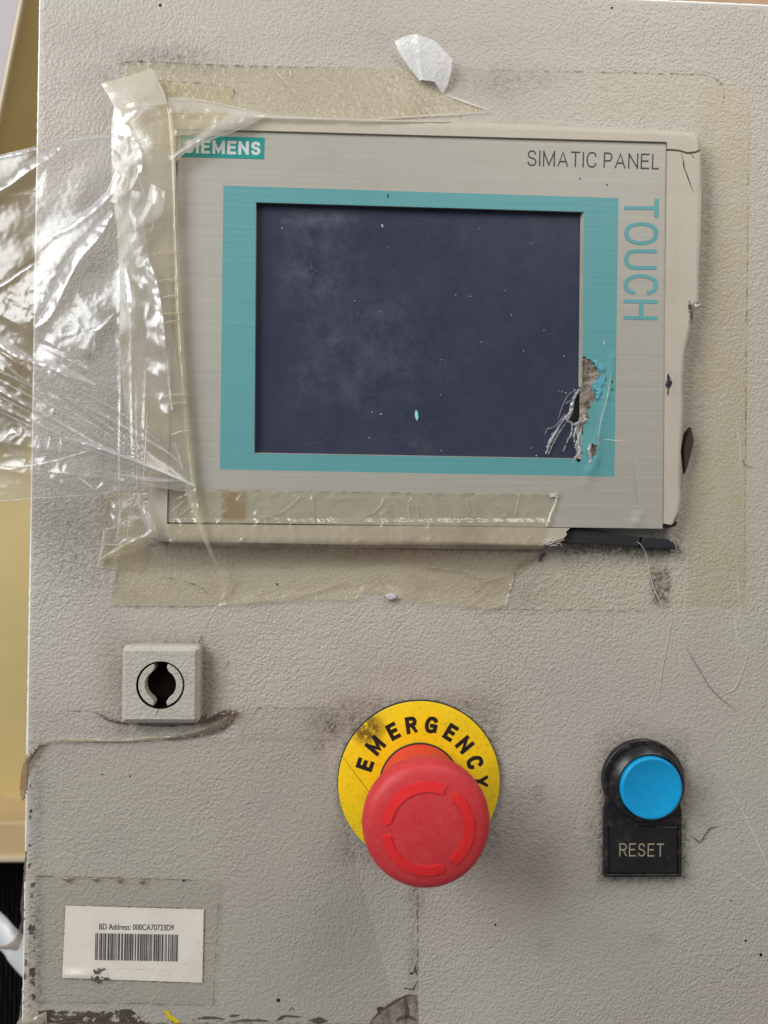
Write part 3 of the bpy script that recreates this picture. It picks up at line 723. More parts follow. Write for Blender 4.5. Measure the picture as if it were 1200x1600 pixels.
for pts, wd, dh in ((((905, 608), (898, 620), (893, 634), (887, 656)), 6.5, 1.6), (((890, 645), (884, 652), (888, 659), (894, 660)), 4, 1.2), (((884, 650), (871, 671), (861, 689), (853, 709)), 5, .9), (((887, 656), (874, 676), (864, 694), (857, 710)), 2.2, .9),
                    (((883, 647), (871, 662), (862, 669), (856, 670), (851.5, 678)), 1.7, .9), (((856, 670), (860, 667)), 1.2, .9), (((894, 661), (893, 676), (885, 692)), 4, .9), (((901, 666), (897, 680), (898, 692)), 4, 1.2), (((884, 696), (880, 705)), 3.4, .5),
                    (((908, 671), (903, 688), (898, 700)), 5, 1.5), (((904, 690), (906, 704), (906, 718)), 6, 1.6), (((906, 706), (899, 716), (895, 724)), 5, 1.8), (((918, 655), (906, 660), (896, 664)), 5.5, 2.0), (((912, 648), (914, 655), (919, 660)), 6, 2.0), (((884, 631), (891, 626)), 4, .5), (((898, 668), (905, 682), (903, 700), (905, 716)), 9, 1.0), (((910, 652), (903, 664), (899, 676)), 9, 1.6), (((896, 625), (893, 640), (889, 652)), 7, 1.0), (((866, 676), (860, 688), (855, 700)), 6, .6), (((896, 607), (899, 611)), 1.4, 1)):
    fib(pts, wd, dh)
tube('torn_fibre', [(901, 609, HS + 1.5), (889, 616, HS + 1.8), (879, 634, HS + 1.2), (871.5, 657, HS + .3)], .07, WHITEFIB, hmi)
ribbon('torn_fibre', [(921, 694, HF + .6), (918, 704, HF + .9), (921, 716, HF + .4), (920, 724, HF + .2)], [(925, 693, HF + .2), (923, 704, HF + .2), (925, 715, HF + .1), (925, 722, HF + .2)], WHITEFIB, hmi, 20, 6, .3, .4, .2, rag=1.5)
for pts in (((958, 568), (952, 600), (948, 625), (938, 660), (934, 700)), ((940, 686), (960, 688), (985, 690)), ((988, 700), (993, 760), (998, 806))):
    line('crease', pts, 1.0, hf(.06), SCRATCH if pts[0][0] < 970 else FAINTLINE, hmi)
for u, v, l in ((607, 306, 7), (944, 536, 8), (872, 614, 5), (957, 609, 5), (957, 597, 4), (720, 182, 2), (949, 289, 4), (907, 279, 3)):
    line('nick', ((u, v - l / 2), (u - 1, v + l / 2)), 2.2, hf(.08), CRACK if u not in (944,) else WHITEFIB, hmi)

# ------------------------------------------------------------------ key lock
lc = P(257, 1064.5, 0)
lock = thing('cam_lock', 'small square grey lock with round slotted key hole set in the door', 'lock', lc)
def rsq(c, half, rad, h, n=6):
    pts = []
    for cx, cz, a0 in ((1, 1, 0), (-1, 1, 90), (-1, -1, 180), (1, -1, 270)):
        for k in range(n + 1):
            a = math.radians(a0 + 90 * k / n)
            pts.append(Vector((c.x + (cx * (half - rad) + rad * math.cos(a)) * MM, -h * MM, c.z + (cz * (half - rad) + rad * math.sin(a)) * MM)))
    return pts
LOCKM = m_plain('textured_grey_lock', srgb(192, 185, 171), .42, var=.05, bump=.8, bs=1000, bd=.0006, dirt=.6, dcol=(120, 108, 96), ds=150, dlo=.55, dhi=.85)
body = prism_pts('housing', rsq(lc, 13.9, 1.8, 6.4), 0.0, 6.4, LOCKM, lock, 1.7, 1, 25)
cutc = Vector((lc.x, 0, lc.z))
cut = lathe('cutter', cutc, [(0, 9), (8.6, 9), (8.6, 1.2), (0, 1.2)], VOID, None, 64)
# cutter carries its own origin: rebuild in place
boolean_cut(body, cut)
lathe('recess', cutc, [(0, 1.25), (8.55, 1.25), (8.55, 6.15)], VOID, lock, 64)
for sgn in (1, -1):
    pts = []
    ro, ri = 7.95, 5.5
    for k in range(25):
        a = math.radians(-72 + 144 * k / 24); pts.append((ro * math.cos(a), ro * math.sin(a)))
    pts.append((2.1, 6.2))
    for k in range(17):
        a = math.radians(58 - 116 * k / 16); pts.append((ri * math.cos(a), ri * math.sin(a)))
    pts.append((2.1, -6.2))
    prism_pts('barrel_half', [Vector((cutc.x + sgn * x * MM, -6.1 * MM, cutc.z + sgn * z * MM)) for x, z in pts], 1.4, 6.1, LOCKM, lock, .35, 2, 40)
lathe('key_well', cutc, [(0, 1.6), (2, 1.7), (4.5, 2.2), (5.3, 2.4)], m_plain('rusty_key_well', srgb(20, 15, 11), .9, bump=.5, bs=500, spec=.03), lock, 40)
line('crack', ((248, 1105), (243, 1118)), 1.1, 6.46, CRACK, lock)

# ------------------------------------------------------------------ emergency stop
ec = P(654.5, 1220, 0)
est = thing('emergency_stop', 'red mushroom emergency stop button on a round yellow EMERGENCY plate', 'stop button', ec)
lathe('base_gasket', ec, [(0, 1.3), (30.0, 1.3), (30.25, 1.0), (30.35, 0)], RUBBER, est, 96)
plate = lathe('name_plate', ec, [(14, 2.1), (29.6, 2.1), (29.95, 1.95), (30.05, 1.6), (30.05, 1.25), (14, 1.2)], YELLOW, est, 96, 30)
for ch, ang, r in zip('EMERGENCY', (-70.8, -49.2, -27.0, -8.0, 11.6, 32.0, 50.6, 70.6, 89.5), (21.3, 21.5, 21.5, 21.6, 21.8, 21.8, 21.8, 21.9, 22.6)):
    vs, fs, asp = lettering(ch, .235)
    hgt = 6.3; wid = hgt * asp; a = math.radians(90 - ang + .7)
    dirv = Vector((math.cos(a), 0, math.sin(a))); tan = Vector((math.sin(a), 0, -math.cos(a)))
    obj('letter', [ec + dirv * (r + (y - .5) * hgt) * MM + tan * (x - .5) * wid * MM + Vector((0, -(2.16 + z) * MM, 0)) for x, y, z in vs], fs, PRINT_BLACK, plate)
line('scratch', ((533, 1178), (552, 1205), (575, 1236), (590, 1262)), .9, 2.16, m_plain('dull_scratch', srgb(150, 118, 20), .6), plate)
lathe('collar', ec, [(14.9, 2.1), (14.9, 2.6), (14.6, 2.8), (14, 2.8)], RUBBER, est, 72)
lathe('neck', ec, [(14.4, 2.2), (14.4, 5), (14.0, 12), (14.2, 22), (15.5, 30), (17, 33)], REDNECK, est, 72, 60)
cc = ec + Vector((-.0011, 0, -.0003))
cap = lathe('cap', cc, [(12, 31.5), (18.2, 31.8), (19.8, 32.6), (20.6, 34.2), (20.8, 36.4), (20.6, 38.6), (19.9, 40.3), (18.9, 41.2), (17.4, 41.9), (15.4, 42.35), (12, 43.0), (8, 43.5), (4, 43.75), (0, 43.8)], REDCAP, est, 96, 180)
def caph(r):
    pr = [(0, 43.8), (4, 43.75), (8, 43.5), (12, 43.0), (14.9, 42.4), (16.4, 41.9)]
    for (a, b), (c, d) in zip(pr, pr[1:]):
        if r <= c: return b + (d - b) * (r - a) / (c - a)
    return 41.9
def arrow(a0, a1):
    n = 40; m = 6; bm = bmesh.new(); top = {}
    for i in range(n + 1):
        for j in range(m + 1):
            q = j / m; r = 11.9 + 2.95 * q
            t = i / n; aa = a0 + (a1 - a0) * t
            tip = 6.0 * (1 - abs(2 * q - 1.1)) - 2      # slightly pointed leading end
            aa += (1 if a1 > a0 else -1) * tip * max(0, (t - .8) / .2)
            a = math.radians(aa)
            top[i, j] = bm.verts.new((cc.x + r * MM * math.cos(a), -(caph(r) + .42) * MM, cc.z + r * MM * math.sin(a)))
    for i in range(n):
        for j in range(m):
            bm.faces.new((top[i, j], top[i + 1, j], top[i + 1, j + 1], top[i, j + 1]))
    bd_ = [e for e in bm.edges if e.is_boundary]
    r_ = bmesh.ops.extrude_edge_only(bm, edges=bd_)
    for g in r_['geom']:
        if isinstance(g, bmesh.types.BMVert): g.co.y += .0007
    return from_bm('arrow', bm, REDARROW, cap, 40)
arrow(67, 172); arrow(-53, 51); arrow(189, 291)

# ------------------------------------------------------------------ reset button
rc = P(1004.5, 1219.5, 0)
rst = thing('reset_button', 'round blue push button in a black holder with a RESET legend plate', 'push button', P(1005, 1371, 0))
out = []
for k in range(41):
    a = math.radians(208 - 236 * k / 40); out.append((1006.5 + 64 * math.cos(a), 1220.5 - 64 * math.sin(a)))
out += [(1066, 1270), (1066, 1371), (945, 1371.5), (945, 1268)]
prism('holder', out, 0, 2.6, BLACK, rst, .5, 3, 40)
lathe('ring', rc, [(14.2, 2.4), (14.2, 4.6), (13.9, 5.3), (13.4, 5.7), (12.7, 6.9), (12.2, 7.2), (11.75, 7.0), (11.75, 3)], BLACK, rst, 80, 35)
lathe('button', rc, [(11.45, 3), (11.45, 8.2), (11.3, 8.7), (10.9, 8.95), (10.3, 8.8), (8, 8.2), (5, 7.7), (0, 7.4)], BLUE, rst, 80, 60)
lg = prism('legend_plate', [(952, 1291), (1058, 1292.5), (1058, 1364), (952.5, 1364)], 2.6, 3.0, BLACKPLATE, rst, .15, 1)
for q in ([(947, 1366), (1064, 1366), (1064, 1369.5), (947, 1370)], [(1060, 1292), (1063.5, 1292), (1063.5, 1364.5), (1060, 1364.5)], [(947, 1288), (950, 1288), (950.5, 1364.5), (947.5, 1364.5)]):
    prism('rim', q, 2.5, 3.4, BLACK, rst, .25, 2)
letters_quad('lettering', 'RESET', [(968, 1317.5), (1037.5, 1318), (1037, 1338.5), (967.5, 1338)], 3.06, TANPRINT, lg, .10, .22)

# ------------------------------------------------------------------ barcode label and the tape over it
lab = thing('barcode_label', 'aged white paper barcode label with scuffed lower corner', 'label', P(207, 1530, 0))
def fl(s, t):
    u = (102.5 * (1 - s) + 318.5 * s) * (1 - t) + (97 * (1 - s) + 316 * s) * t
    v = (1415 * (1 - s) + 1421 * s) * (1 - t) + (1528 * (1 - s) + 1535.5 * s) * t
    h = .42 + .05 * nz(u * .05, v * .05) + .7 * math.exp(-((v - 1520 - .02 * u) / 7) ** 2) * max(0, 1 - abs(u - 118) / 40)
    u += 1.2 * nz(v * .3, 2) * (s in (0, 1)); v += 1.0 * nz(u * .3, 9) * (t in (0, 1))
    return u, v, h
pap = sheet('paper', fl, 110, 60, PAPER, lab)
for e in (((102, 1416), (100, 1470), (96, 1528)), ((97, 1529), (150, 1531), (240, 1533), (316, 1537)), ((319, 1423), (318, 1480), (317, 1536)), ((103, 1414), (210, 1417), (318, 1420))):
    line('grimy_edge', e, 2.0, .38, GRIMELINE, lab, jit=.7)
text_quad('lettering', 'BD Address: 000CA70723D9', [(155, 1443), (271.5, 1445), (271.5, 1454), (155, 1452.5)], .52, INK, pap, .006)
def barcode():
    rr = random.Random(3); vs = []; fs = []; x = 149.0
    while x < 276:
        wd = rr.choice((1.1, 1.1, 1.9, 2.6)); x2 = min(x + wd, 278)
        k = len(vs)
        for u, v in ((x, 1458 + (x - 149) * .018), (x2, 1458 + (x2 - 149) * .018), (x2 - .8, 1500 + (x2 - 149) * .018), (x - .8, 1500 + (x - 149) * .018)): vs.append(P(u, v, .52))
        fs.append((k, k + 1, k + 2, k + 3)); x = x2 + rr.choice((1.0, 1.0, 1.5, 2.2))
    return obj('barcode', vs, fs, INK, pap)
barcode()
line('print_rule', ((180, 1513), (275, 1517)), .6, .5, FAINTLINE, pap)
rr = random.Random(11)
for k in range(11):
    a = rr.random() * 6.28; c = (153 + rr.uniform(-9, 9), 1523 + rr.uniform(-9, 7)); l = rr.uniform(4, 10)
    p = (c[0] + l * math.cos(a), c[1] + l * math.sin(a)); q = (c[0] - l * math.sin(a) * .5, c[1] + l * math.cos(a) * .5)
    ribbon('scuffed_scrap', [(c[0], c[1], .5), (p[0], p[1], rr.uniform(.5, 1.8))], [(q[0], q[1], rr.uniform(.3, 1.6)), (p[0] + q[0] - c[0], p[1] + q[1] - c[1], .4)], CHAR, lab, 8, 6, .3, .6, .3, seed=k)
def quadsheet(name, q, h, mat, parent=None, ns=40, nt=30, amp=.03, rag=1.0, curl=None):
    TL, TR, BR, BL = q
    def f(s, t):
        u = (TL[0] * (1 - s) + TR[0] * s) * (1 - t) + (BL[0] * (1 - s) + BR[0] * s) * t
        v = (TL[1] * (1 - s) + TR[1] * s) * (1 - t) + (BL[1] * (1 - s) + BR[1] * s) * t
        if s in (0, 1): u += rag * nz(v * .15, s * 7, TL[0])
        if t in (0, 1): v += rag * nz(u * .15, t * 7 + 3, TL[0])
        hh = h + amp * nz(u * .06, v * .06, TL[0])
        if curl: hh += curl(u, v)
        return u, v, max(hh, .05)
    return sheet(name, f, ns, nt, mat, parent)
lt = thing('adhesive_tape', 'clear tape square covering the barcode label', 'tape', P(200, 1568, 0), 'tapes stuck on the door')
quadsheet('strip', [(56, 1369), (345, 1376), (333.5, 1571), (56, 1566)], .85, FLATFILM, lt, 70, 50, .06)
for e, m_ in ((((56, 1369), (120, 1370), (220, 1373), (345, 1376)), GRIMELINE), (((345, 1376), (340, 1450), (333, 1571)), GRIMELINE), (((56, 1369), (55, 1460), (56, 1566)), FAINTLINE), (((56, 1566), (160, 1567), (333, 1571)), FAINTLINE)):
    line('grimy_edge', e, 1.9, .92, m_, lt, taper=False)
for x, y, l in ((107, 1374, 20), (150, 1374, 14), (187, 1376, 12), (222, 1378, 12)):
    ribbon('lifted_edge', [(x - l / 2, y - 3, .7), (x, y - 2, 1.2), (x + l / 2, y - 3, .7)], [(x - l / 2, y - 1, .6), (x, y + 5, 1.0), (x + l / 2, y - 1, .6)], BROWNFILM, lt, 12, 6, .3, .2, .2)

# ------------------------------------------------------------------ flat clear film over the lower left of the door
ff = thing('clear_film', 'clear protective film on the lower door with torn top edge below the lock', 'film', P(350, 1600, 0))
quadsheet('sheet', [(46, 1157), (500, 1150), (652, 1700), (42, 1700)], .28, FLATFILM, ff, 60, 80, .08)
quadsheet('sheet', [(372, 1107), (528, 1105), (528, 1158), (372, 1158)], .22, FLATFILM, ff, 20, 12, .05)
line('grimy_edge', ((45, 1111), (140, 1111), (195, 1114)), 1.4, .2, FAINTLINE, ff)
line('grimy_edge', ((375, 1106), (450, 1106), (528, 1105)), 1.5, .3, GRIMELINE, ff)
line('grimy_edge', ((652, 1384), (652.5, 1470), (652, 1560)), 1.8, .2, GRIMELINE, ff)
line('grimy_edge', ((500, 1163), (520, 1140), (528, 1128)), 2.6, .3, GRIMELINE, ff)
line('grimy_edge', ((43, 1594), (200, 1599), (420, 1598), (600, 1600)), 1.6, .35, GRIMELINE, ff)
ribbon('torn_lip', [(44, 1182, .4), (58, 1163, 1.0), (80, 1155, 1.3), (130, 1154, 1.0), (190, 1156, .8), (235, 1151, 1.0), (290, 1150, .7)],
       [(46, 1190, .3), (64, 1167, .4), (82, 1161, .4), (130, 1159, .4), (190, 1159.5, .3), (235, 1156, .4), (290, 1154, .3)], MILKY, ff, 110, 7, .3, .5, .15, rag=1.6)
ribbon('torn_lip', [(255, 1154, .4), (300, 1146, 1.0), (330, 1135, 1.6), (355, 1122, 1.8), (372, 1111, .8)],
       [(258, 1156, .3), (300, 1151, .5), (335, 1143, .7), (360, 1129, .8), (374, 1114, .4)], BROWNFILM, ff, 70, 9, .1, .5, .16, .5, .2, rag=3)
ribbon('torn_lip', [(145, 1112, .3), (165, 1121, .8), (185, 1126, 1.1), (200, 1128, .6)], [(150, 1113, .2), (165, 1125, .4), (184, 1131, .6), (200, 1132, .4)], BROWNFILM, ff, 40, 6, .4, .5, .2, rag=1.5)
ribbon('torn_lip', [(305, 1124, .6), (325, 1116, 1.6), (345, 1110, 1.2), (372, 1112, .5)], [(312, 1130, .4), (328, 1126, 1.2), (345, 1120, .9), (366, 1118, .4)], BROWNFILM, ff, 40, 8, .5, .8, .25, .5, .3, rag=2.5)
TEARLINE = m_plain('dark_tear_line', srgb(74, 62, 52), .8, var=.3, vs=400)
for pts, wd in ((((145, 1111), (165, 1121), (186, 1128), (200, 1130)), 1.6), (((205, 1131), (250, 1134), (312, 1131)), 1.8), (((312, 1131), (330, 1124), (352, 1112), (372, 1111)), 2.2), (((262, 1157), (300, 1152), (336, 1144), (361, 1130), (374, 1113)), 1.8), (((46, 1186), (60, 1168), (80, 1162)), 1.8), (((85, 1161), (150, 1160), (215, 1159), (262, 1157)), 1.0), (((320, 1128), (332, 1122), (338, 1126), (350, 1118)), 1.4)):
    line('tear_line', pts, wd, .75, TEARLINE, ff, jit=.8)
# torn film hanging over the door's left edge
ribbon('torn_lip', [(66, 1158, .6), (48, 1175, 1.0), (36, 1195, -.5), (31, 1230, -2), (34, 1250, -2)], [(60, 1172, .4), (48, 1190, .8), (45, 1205, .2), (42, 1240, -1), (37, 1252, -2)], BROWNFILM, ff, 60, 9, .8, 1.0, .1, .5, .15, rag=1.5)
ribbon('torn_lip', [(39, 1330, -1), (35, 1390, -2.5), (32, 1420, -3), (37, 1450, -2)], [(41, 1330, -.4), (41, 1390, -1), (40, 1425, -1), (39, 1452, -1.5)], BROWNFILM, ff, 50, 7, .6, .8, .1, .4, .15, rag=1.5)
ribbon('torn_lip', [(38, 1490, -1), (33, 1560, -3), (28, 1605, -4)], [(42, 1490, -.5), (40, 1560, -1), (42, 1605, -1)], BROWNFILM, ff, 50, 8, .8, 1.0, .1, .5, .15, rag=2.5)
ribbon('torn_lip', [(26, 1598, 1.5), (36, 1588, 2.2), (48, 1592, 1.4), (72, 1580, .8)], [(30, 1608, .8), (42, 1606, .8), (60, 1606, .6), (74, 1604, .4)], MILKY, ff, 30, 12, .6, .9, .1, .5, .12, rag=2)

# ------------------------------------------------------------------ flat tapes around the touch panel
tp = thing('adhesive_tape', 'yellowed clear tape strip running above the touch panel', 'tape', P(480, 188, 0), 'tapes stuck on the door')
ribbon('strip', [(197, 97, .35), (360, 102, .3), (500, 106, .3), (640, 107, .3), (660, 126, .3), (696, 148, .35), (768, 174, .3)],
       [(186, 125, .5), (300, 190, 1.5), (440, 190, 2.5), (560, 190, 1.5), (620, 184, .8), (690, 179, .4), (769, 175.5, .3)], YTAPE, tp, 120, 26, 0, .08, .05)
line('grimy_edge', ((188, 122), (197, 97), (300, 100), (430, 104), (620, 107)), 2.0, .42, GRIMELINE, tp)
line('lifted_edge', ((696, 148), (730, 160), (768, 174)), 2.2, .6, SCRATCH, tp)
line('lifted_edge', ((560, 188), (640, 182), (768, 175)), 1.4, .7, SCRATCH, tp)
for pts in (((426, 106), (448, 130), (474, 158)), ((452, 105), (455, 125))):
    line('crease', pts, 1.8, .6, SCRATCH, tp)
tc = thing('adhesive_tape', 'clear tape strip with dirty edges on the door above the panel lettering', 'tape', P(920, 180, 0), 'tapes stuck on the door')
ribbon('strip', [(708, 108, .22), (850, 111, .22), (1000, 114, .22), (1098, 117, .22), (1120, 124, .22), (1131, 140, .22)],
       [(712, 150, .22), (850, 178, .22), (960, 182, .22), (1060, 182, .22), (1110, 180, .22), (1128, 172, .22)], CTAPE, tc, 90, 18, 0, .05, .05)
line('grimy_edge', ((708, 108), (850, 111), (1000, 114), (1098, 117), (1122, 126), (1131, 142), (1128, 172)), 1.8, .28, GRIMELINE, tc)
tr_ = thing('adhesive_tape', 'faint yellowish tape strip running down the door right of the panel', 'tape', P(1130, 945, 0), 'tapes stuck on the door')
quadsheet('strip', [(1085, 132), (1171, 136), (1164, 948), (1075, 945)], .16, CTAPE, tr_, 20, 120, .03)
line('grimy_edge', ((1171, 136), (1168, 400), (1165, 700), (1163, 940)), 1.2, .2, FAINTLINE, tr_)
ts = thing('adhesive_tape', 'short dirty tape patch beside the folded tape, above the panel corner', 'tape', P(310, 180, 0), 'tapes stuck on the door')
quadsheet('strip', [(240, 125), (363, 139), (360, 184), (240, 184)], .8, YTAPE, ts, 30, 14, .15, curl=lambda u, v: 1.2 * max(0, (v - 150) / 34))
line('grimy_edge', ((245, 126), (310, 130), (363, 139), (361, 160), (358, 184)), 2.0, 1.2, GRIMELINE, ts, taper=False)
# curl of tape standing away from the door
fl_ = thing('tape_curl', 'stiff white curl of torn tape standing off the door above the panel', 'tape', P(675, 140, 0))
def fcurl(s, t):
    L = cr([(617, 64, 3.0), (624, 82, 2.4), (640, 106, 1.5), (656, 127, .6)], 41); C1 = cr([(634, 56, 5.0), (640, 75, 4.0), (650, 100, 2.6), (657, 125.5, 1.2)], 41)
    C2 = cr([(652, 53, 7.0), (654, 75, 5.8), (657, 100, 4.0), (660, 125, 2.0)], 41); C3 = cr([(680, 64, 6.4), (682, 85, 5.4), (682, 108, 4.0), (678, 127, 2.4)], 41); R_ = cr([(707, 93, 4.2), (705, 110, 3.4), (700, 130, 2.0), (692, 147, .4)], 41)
    k = min(int(round(t * 40)), 40); c = [L[k], C1[k], C2[k], C3[k], R_[k]]
    x = s * 4; i = min(int(x), 3); x -= i
    if i >= 2: x = x * x * (3 - 2 * x) * .4 + x * .6
    return tuple(c[i][q] + (c[i + 1][q] - c[i][q]) * x + (.12 * nz(s * 40, t * 40, 2) if q == 2 else 0) for q in range(3))
sheet('flap', fcurl, 65, 41, CURL, fl_, smooth=28)
# tape over the lower rail of the panel
tb = thing('adhesive_tape', 'yellowed wrinkled tape across the bottom rail of the touch panel', 'tape', P(560, 850, 0), 'tapes stuck on the door')
def ftb(s, t):
    u = 264 + (870 - 264) * s - 22 * t * max(0, (s - .9) / .1)
    v0 = 765 + 6 * s; v = v0 + t * (90 - 3 * s)
    if s == 1: u += 4 * nz(t * 9, 3)
    h = HF + .25
    if v > 816: h = HB + .22
    elif v > 810: h = HF + .25 + (HB - HF) * (v - 810) / 6
    if v > 845: h = HB + .25 - 2.4 * (1 - math.sqrt(max(0, 1 - min(1, (v - 845) / 12) ** 2)))
    h += .34 * max(0, rid(u * .035 + .7 * nz(v * .05, 1), v * .02 - u * .012, 4) - .45) * 2.2 + .10 * nz(u * .09, v * .09) + .22 * max(0, rid(u * .07, v * .05 + u * .03, 9) - .6)
    return u, v, h
TBT = m_sheet('wrinkled_rail_tape', (.968, .957, .915, 1), srgb(238, 228, 198), .26, .22, .9, .7, 150, .0009, .6, 50, stain=.22)
sheet('strip', ftb, 260, 60, TBT, tb)
line('grimy_edge', ((264, 765), (345, 766), (560, 769), (700, 771), (868, 773)), 1.6, HF + .5, FAINTLINE, tb, taper=False)
line('grimy_edge', ((346, 766), (346.5, 800), (346, 849)), 1.4, HB + .5, GRIMELINE, tb)
quadsheet('doubled_layer', [(347, 767), (384, 768), (383, 815), (347, 813)], HF + .55, m_sheet('brown_stained_tape', (.92, .86, .77, 1), srgb(190, 164, 134), .22, .3, .5, .4, 400), tb, 14, 14, .1)
for pts, wd in ((((402, 812), (440, 800), (470, 775)), 2), (((490, 815), (488, 770)), 1.4), (((560, 812), (590, 795), (600, 778)), 2), (((640, 815), (638, 790), (644, 776)), 2.4), (((655, 812), (650, 785)), 1.6), (((690, 778), (702, 800), (706, 814)), 2), (((728, 780), (735, 800)), 1.8), (((770, 785), (790, 800), (775, 815)), 1.6), (((812, 772), (808, 790), (805, 805)), 2), (((400, 806), (430, 812)), 2.4), (((268, 800), (290, 780)), 2), (((280, 806), (310, 782)), 1.4), (((590, 800), (610, 812)), 1.6)):
    ribbon('wrinkle', [(u - wd * .7, v, HF + .4) for u, v in pts], [(u + wd * .7, v + .5, HF + .4) for u, v in pts], FILM, tb, 24, 6, .45, .25, .3, rag=1.5)
for k in range(9):
    x = 852 + rr.uniform(0, 26); y = 846 + rr.uniform(-3, 6)
    tube('frayed_end', [(x - 6, y + 2, HB + .2), (x, y, HB + .8), (x + rr.uniform(4, 12), y + rr.uniform(-5, 6), HB + rr.uniform(.2, 1.2))], .13, THREAD, tb, 8)
for k in range(6):
    tube('frayed_end', [(858, 772 + k, HF + .5), (866, 771 + k, HF + 1), (872 + rr.uniform(-2, 4), 768 + 2.2 * k, HF + .6)], .12, THREAD, tb, 8)
ribbon('torn_end', [(868, 773, HF + .4), (866, 785, HF + .4), (858, 803, HF + .4), (852, 822, HB + .3)], [(872, 774, HF + .7), (870, 786, HF + 1), (864, 803, HF + .9), (856, 822, HB + .7)], MILKY, tb, 24, 6, .3, .2, .2)
PLEATF = m_sheet('lifted_tape_wrinkle', (.96, .945, .89, 1), srgb(236, 230, 210), .26, .2, 1.2, .2, 240, .0005, .6, 90)
# tape on the door below the panel
tl = thing('adhesive_tape', 'wide yellowed tape sagging on the door below the touch panel', 'tape', P(480, 945, 0), 'tapes stuck on the door')
LE = cr([(190, 850), (260, 856), (400, 856), (600, 858), (760, 862), (845, 864)], 140)
def bottom_v(u):
    pts = [(172, 947), (300, 948), (345, 946), (420, 940), (500, 938), (556, 936), (568, 926), (600, 928), (640, 940), (720, 946), (760, 952), (793, 944), (796, 915), (845, 866)]
    for (a, b), (c, d) in zip(pts, pts[1:]):
        if u <= c: return b + (d - b) * (u - a) / (c - a)
    return 866
def ftl(s, t):
    u0, v0 = LE[min(int(round(s * 139)), 139)]
    ub = 172 + (845 - 172) * s
    vb = bottom_v(ub)
    u = u0 + (ub - u0) * t; v = v0 + (vb - v0) * t
    top = 5.2 * max(0, 1 - t / .42) ** 1.7
    h = .35 + top + .12 * nz(u * .04, v * .06) + .25 * max(0, rid(u * .02 + .3 * nz(v * .03, 2), v * .03 + u * .02, 8) - .6)
    if 345 < u < 800 and t > .8: h += 1.0 * (t - .8) / .2 * (1 + .8 * nz(u * .03, 5))
    return u, v, h
sheet('strip', ftl, 140, 36, YTAPE, tl)
for pts, wd in ((((172, 947), (250, 948), (345, 947)), 1.6), (((190, 862), (180, 910), (172, 947)), 1.4), (((225, 896), (300, 912), (340, 940)), 1.2), (((700, 952), (900, 953), (1060, 956)), 1.2)):
    line('grimy_edge', pts, wd, .6, GRIMELINE, tl)
for pts, wd in ((((380, 942), (420, 938), (480, 928), (540, 908)), 3), (((585, 900), (596, 915), (608, 930)), 3), (((660, 885), (720, 892), (760, 905)), 1.6), (((735, 918), (760, 908), (785, 900)), 1.8), (((720, 940), (740, 925), (752, 915)), 2), (((725, 948), (745, 938), (760, 925)), 2), (((742, 953), (736, 946), (728, 942)), 4), (((790, 945), (770, 950), (748, 954)), 2.6), (((345, 946), (358, 925), (370, 905)), 1.6), (((500, 845), (530, 836), (545, 842)), 2.4), (((430, 882), (455, 885)), 1.6), (((310, 875), (345, 880)), 1.6)):
    ribbon('wrinkle', [(u, v - wd * .5, .9) for u, v in pts], [(u, v + wd * .5, .8) for u, v in pts], PLEATF, tl, 24, 6, .5, .25, .25, rag=1.5)
prism('white_blob', [(602, 930), (610, 927), (619, 930), (620, 935), (613, 938), (605, 937)], .5, 2.2, WHITEFIB, tl, .6, 3, 180)
ribbon('blister', [(498, 856, 1.5), (520, 853, 2.2), (555, 852, 2)], [(515, 862, 1.2), (540, 872, 1.6), (556, 860, 1.5)], YTAPE, tl, 20, 12, 1.2, .3, .1)

# ------------------------------------------------------------------ folded tape along the panel's left side
PLEATT = m_sheet('glossy_tape_pleat', (.955, .945, .915, 1), srgb(246, 243, 236), .40, .2, 1.4, .2, 170, .0006, .5, 80)
ft = thing('folded_tape', 'crumpled milky yellow tape folded along the left side of the touch panel', 'tape', P(245, 845, 0))
FTL = [(158, 131, 5), (177, 165, 6.5), (174, 205, 7.2), (176, 300, 7.6), (184, 380, 8.0), (187, 480, 8.2), (190, 580, 8.3), (205, 690, 8.4), (240, 762, 8.2)]
ribbon('strip', FTL,
       [(236, 108, 3.5), (256, 150, 8.2), (265, 200, 9.5), (272, 260, 9.8), (274, 360, 9.4), (279, 470, 9.2), (286, 580, 9.0), (295, 670, 8.8), (304, 762, 8.4)], MILKY, ft, 220, 44, .8, .45, .02, .22, .02, seed=4)
tube('tape_edge', FTL, .13, TEDGE, ft, 160)
tube('tape_edge', [(158, 131, 5.4), (200, 116, 5), (236, 108, 3.8), (247, 128, 8.6), (258, 152, 9.2), (266, 200, 10.2), (273, 260, 10.4)], .13, TEDGE, ft, 90)
tube('tape_edge', [(214, 262, 10.4), (224, 300, 10.8), (238, 330, 11), (236, 360, 10.6), (216, 362, 10.2)], .12, TEDGE, ft, 60)
tube('tape_edge', [(193, 215, 9.4), (210, 235, 10.6), (222, 248, 11), (215, 275, 10.8), (198, 296, 9.8), (176, 310, 8.6)], .12, TEDGE, ft, 60)
tube('tape_edge', [(176, 168, 8.4), (200, 160, 9.6), (232, 148, 10.8), (252, 150, 9.8)], .10, TEDGE, ft, 50)
FOLDA = m_sheet('white_tape_fold', (.95, .93, .88, 1), srgb(248, 243, 236), .62, .22, 1.0, .25, 150, .0006, .35, 60)
ribbon('fold', [(158, 131, 4.6), (167, 144, 6.2), (180, 172, 8.8)], [(238, 108, 4.2), (249, 130, 7.6), (262, 162, 10.4)], FOLDA, ft, 40, 34, .8, .35, .05, .18, .035, seed=14)
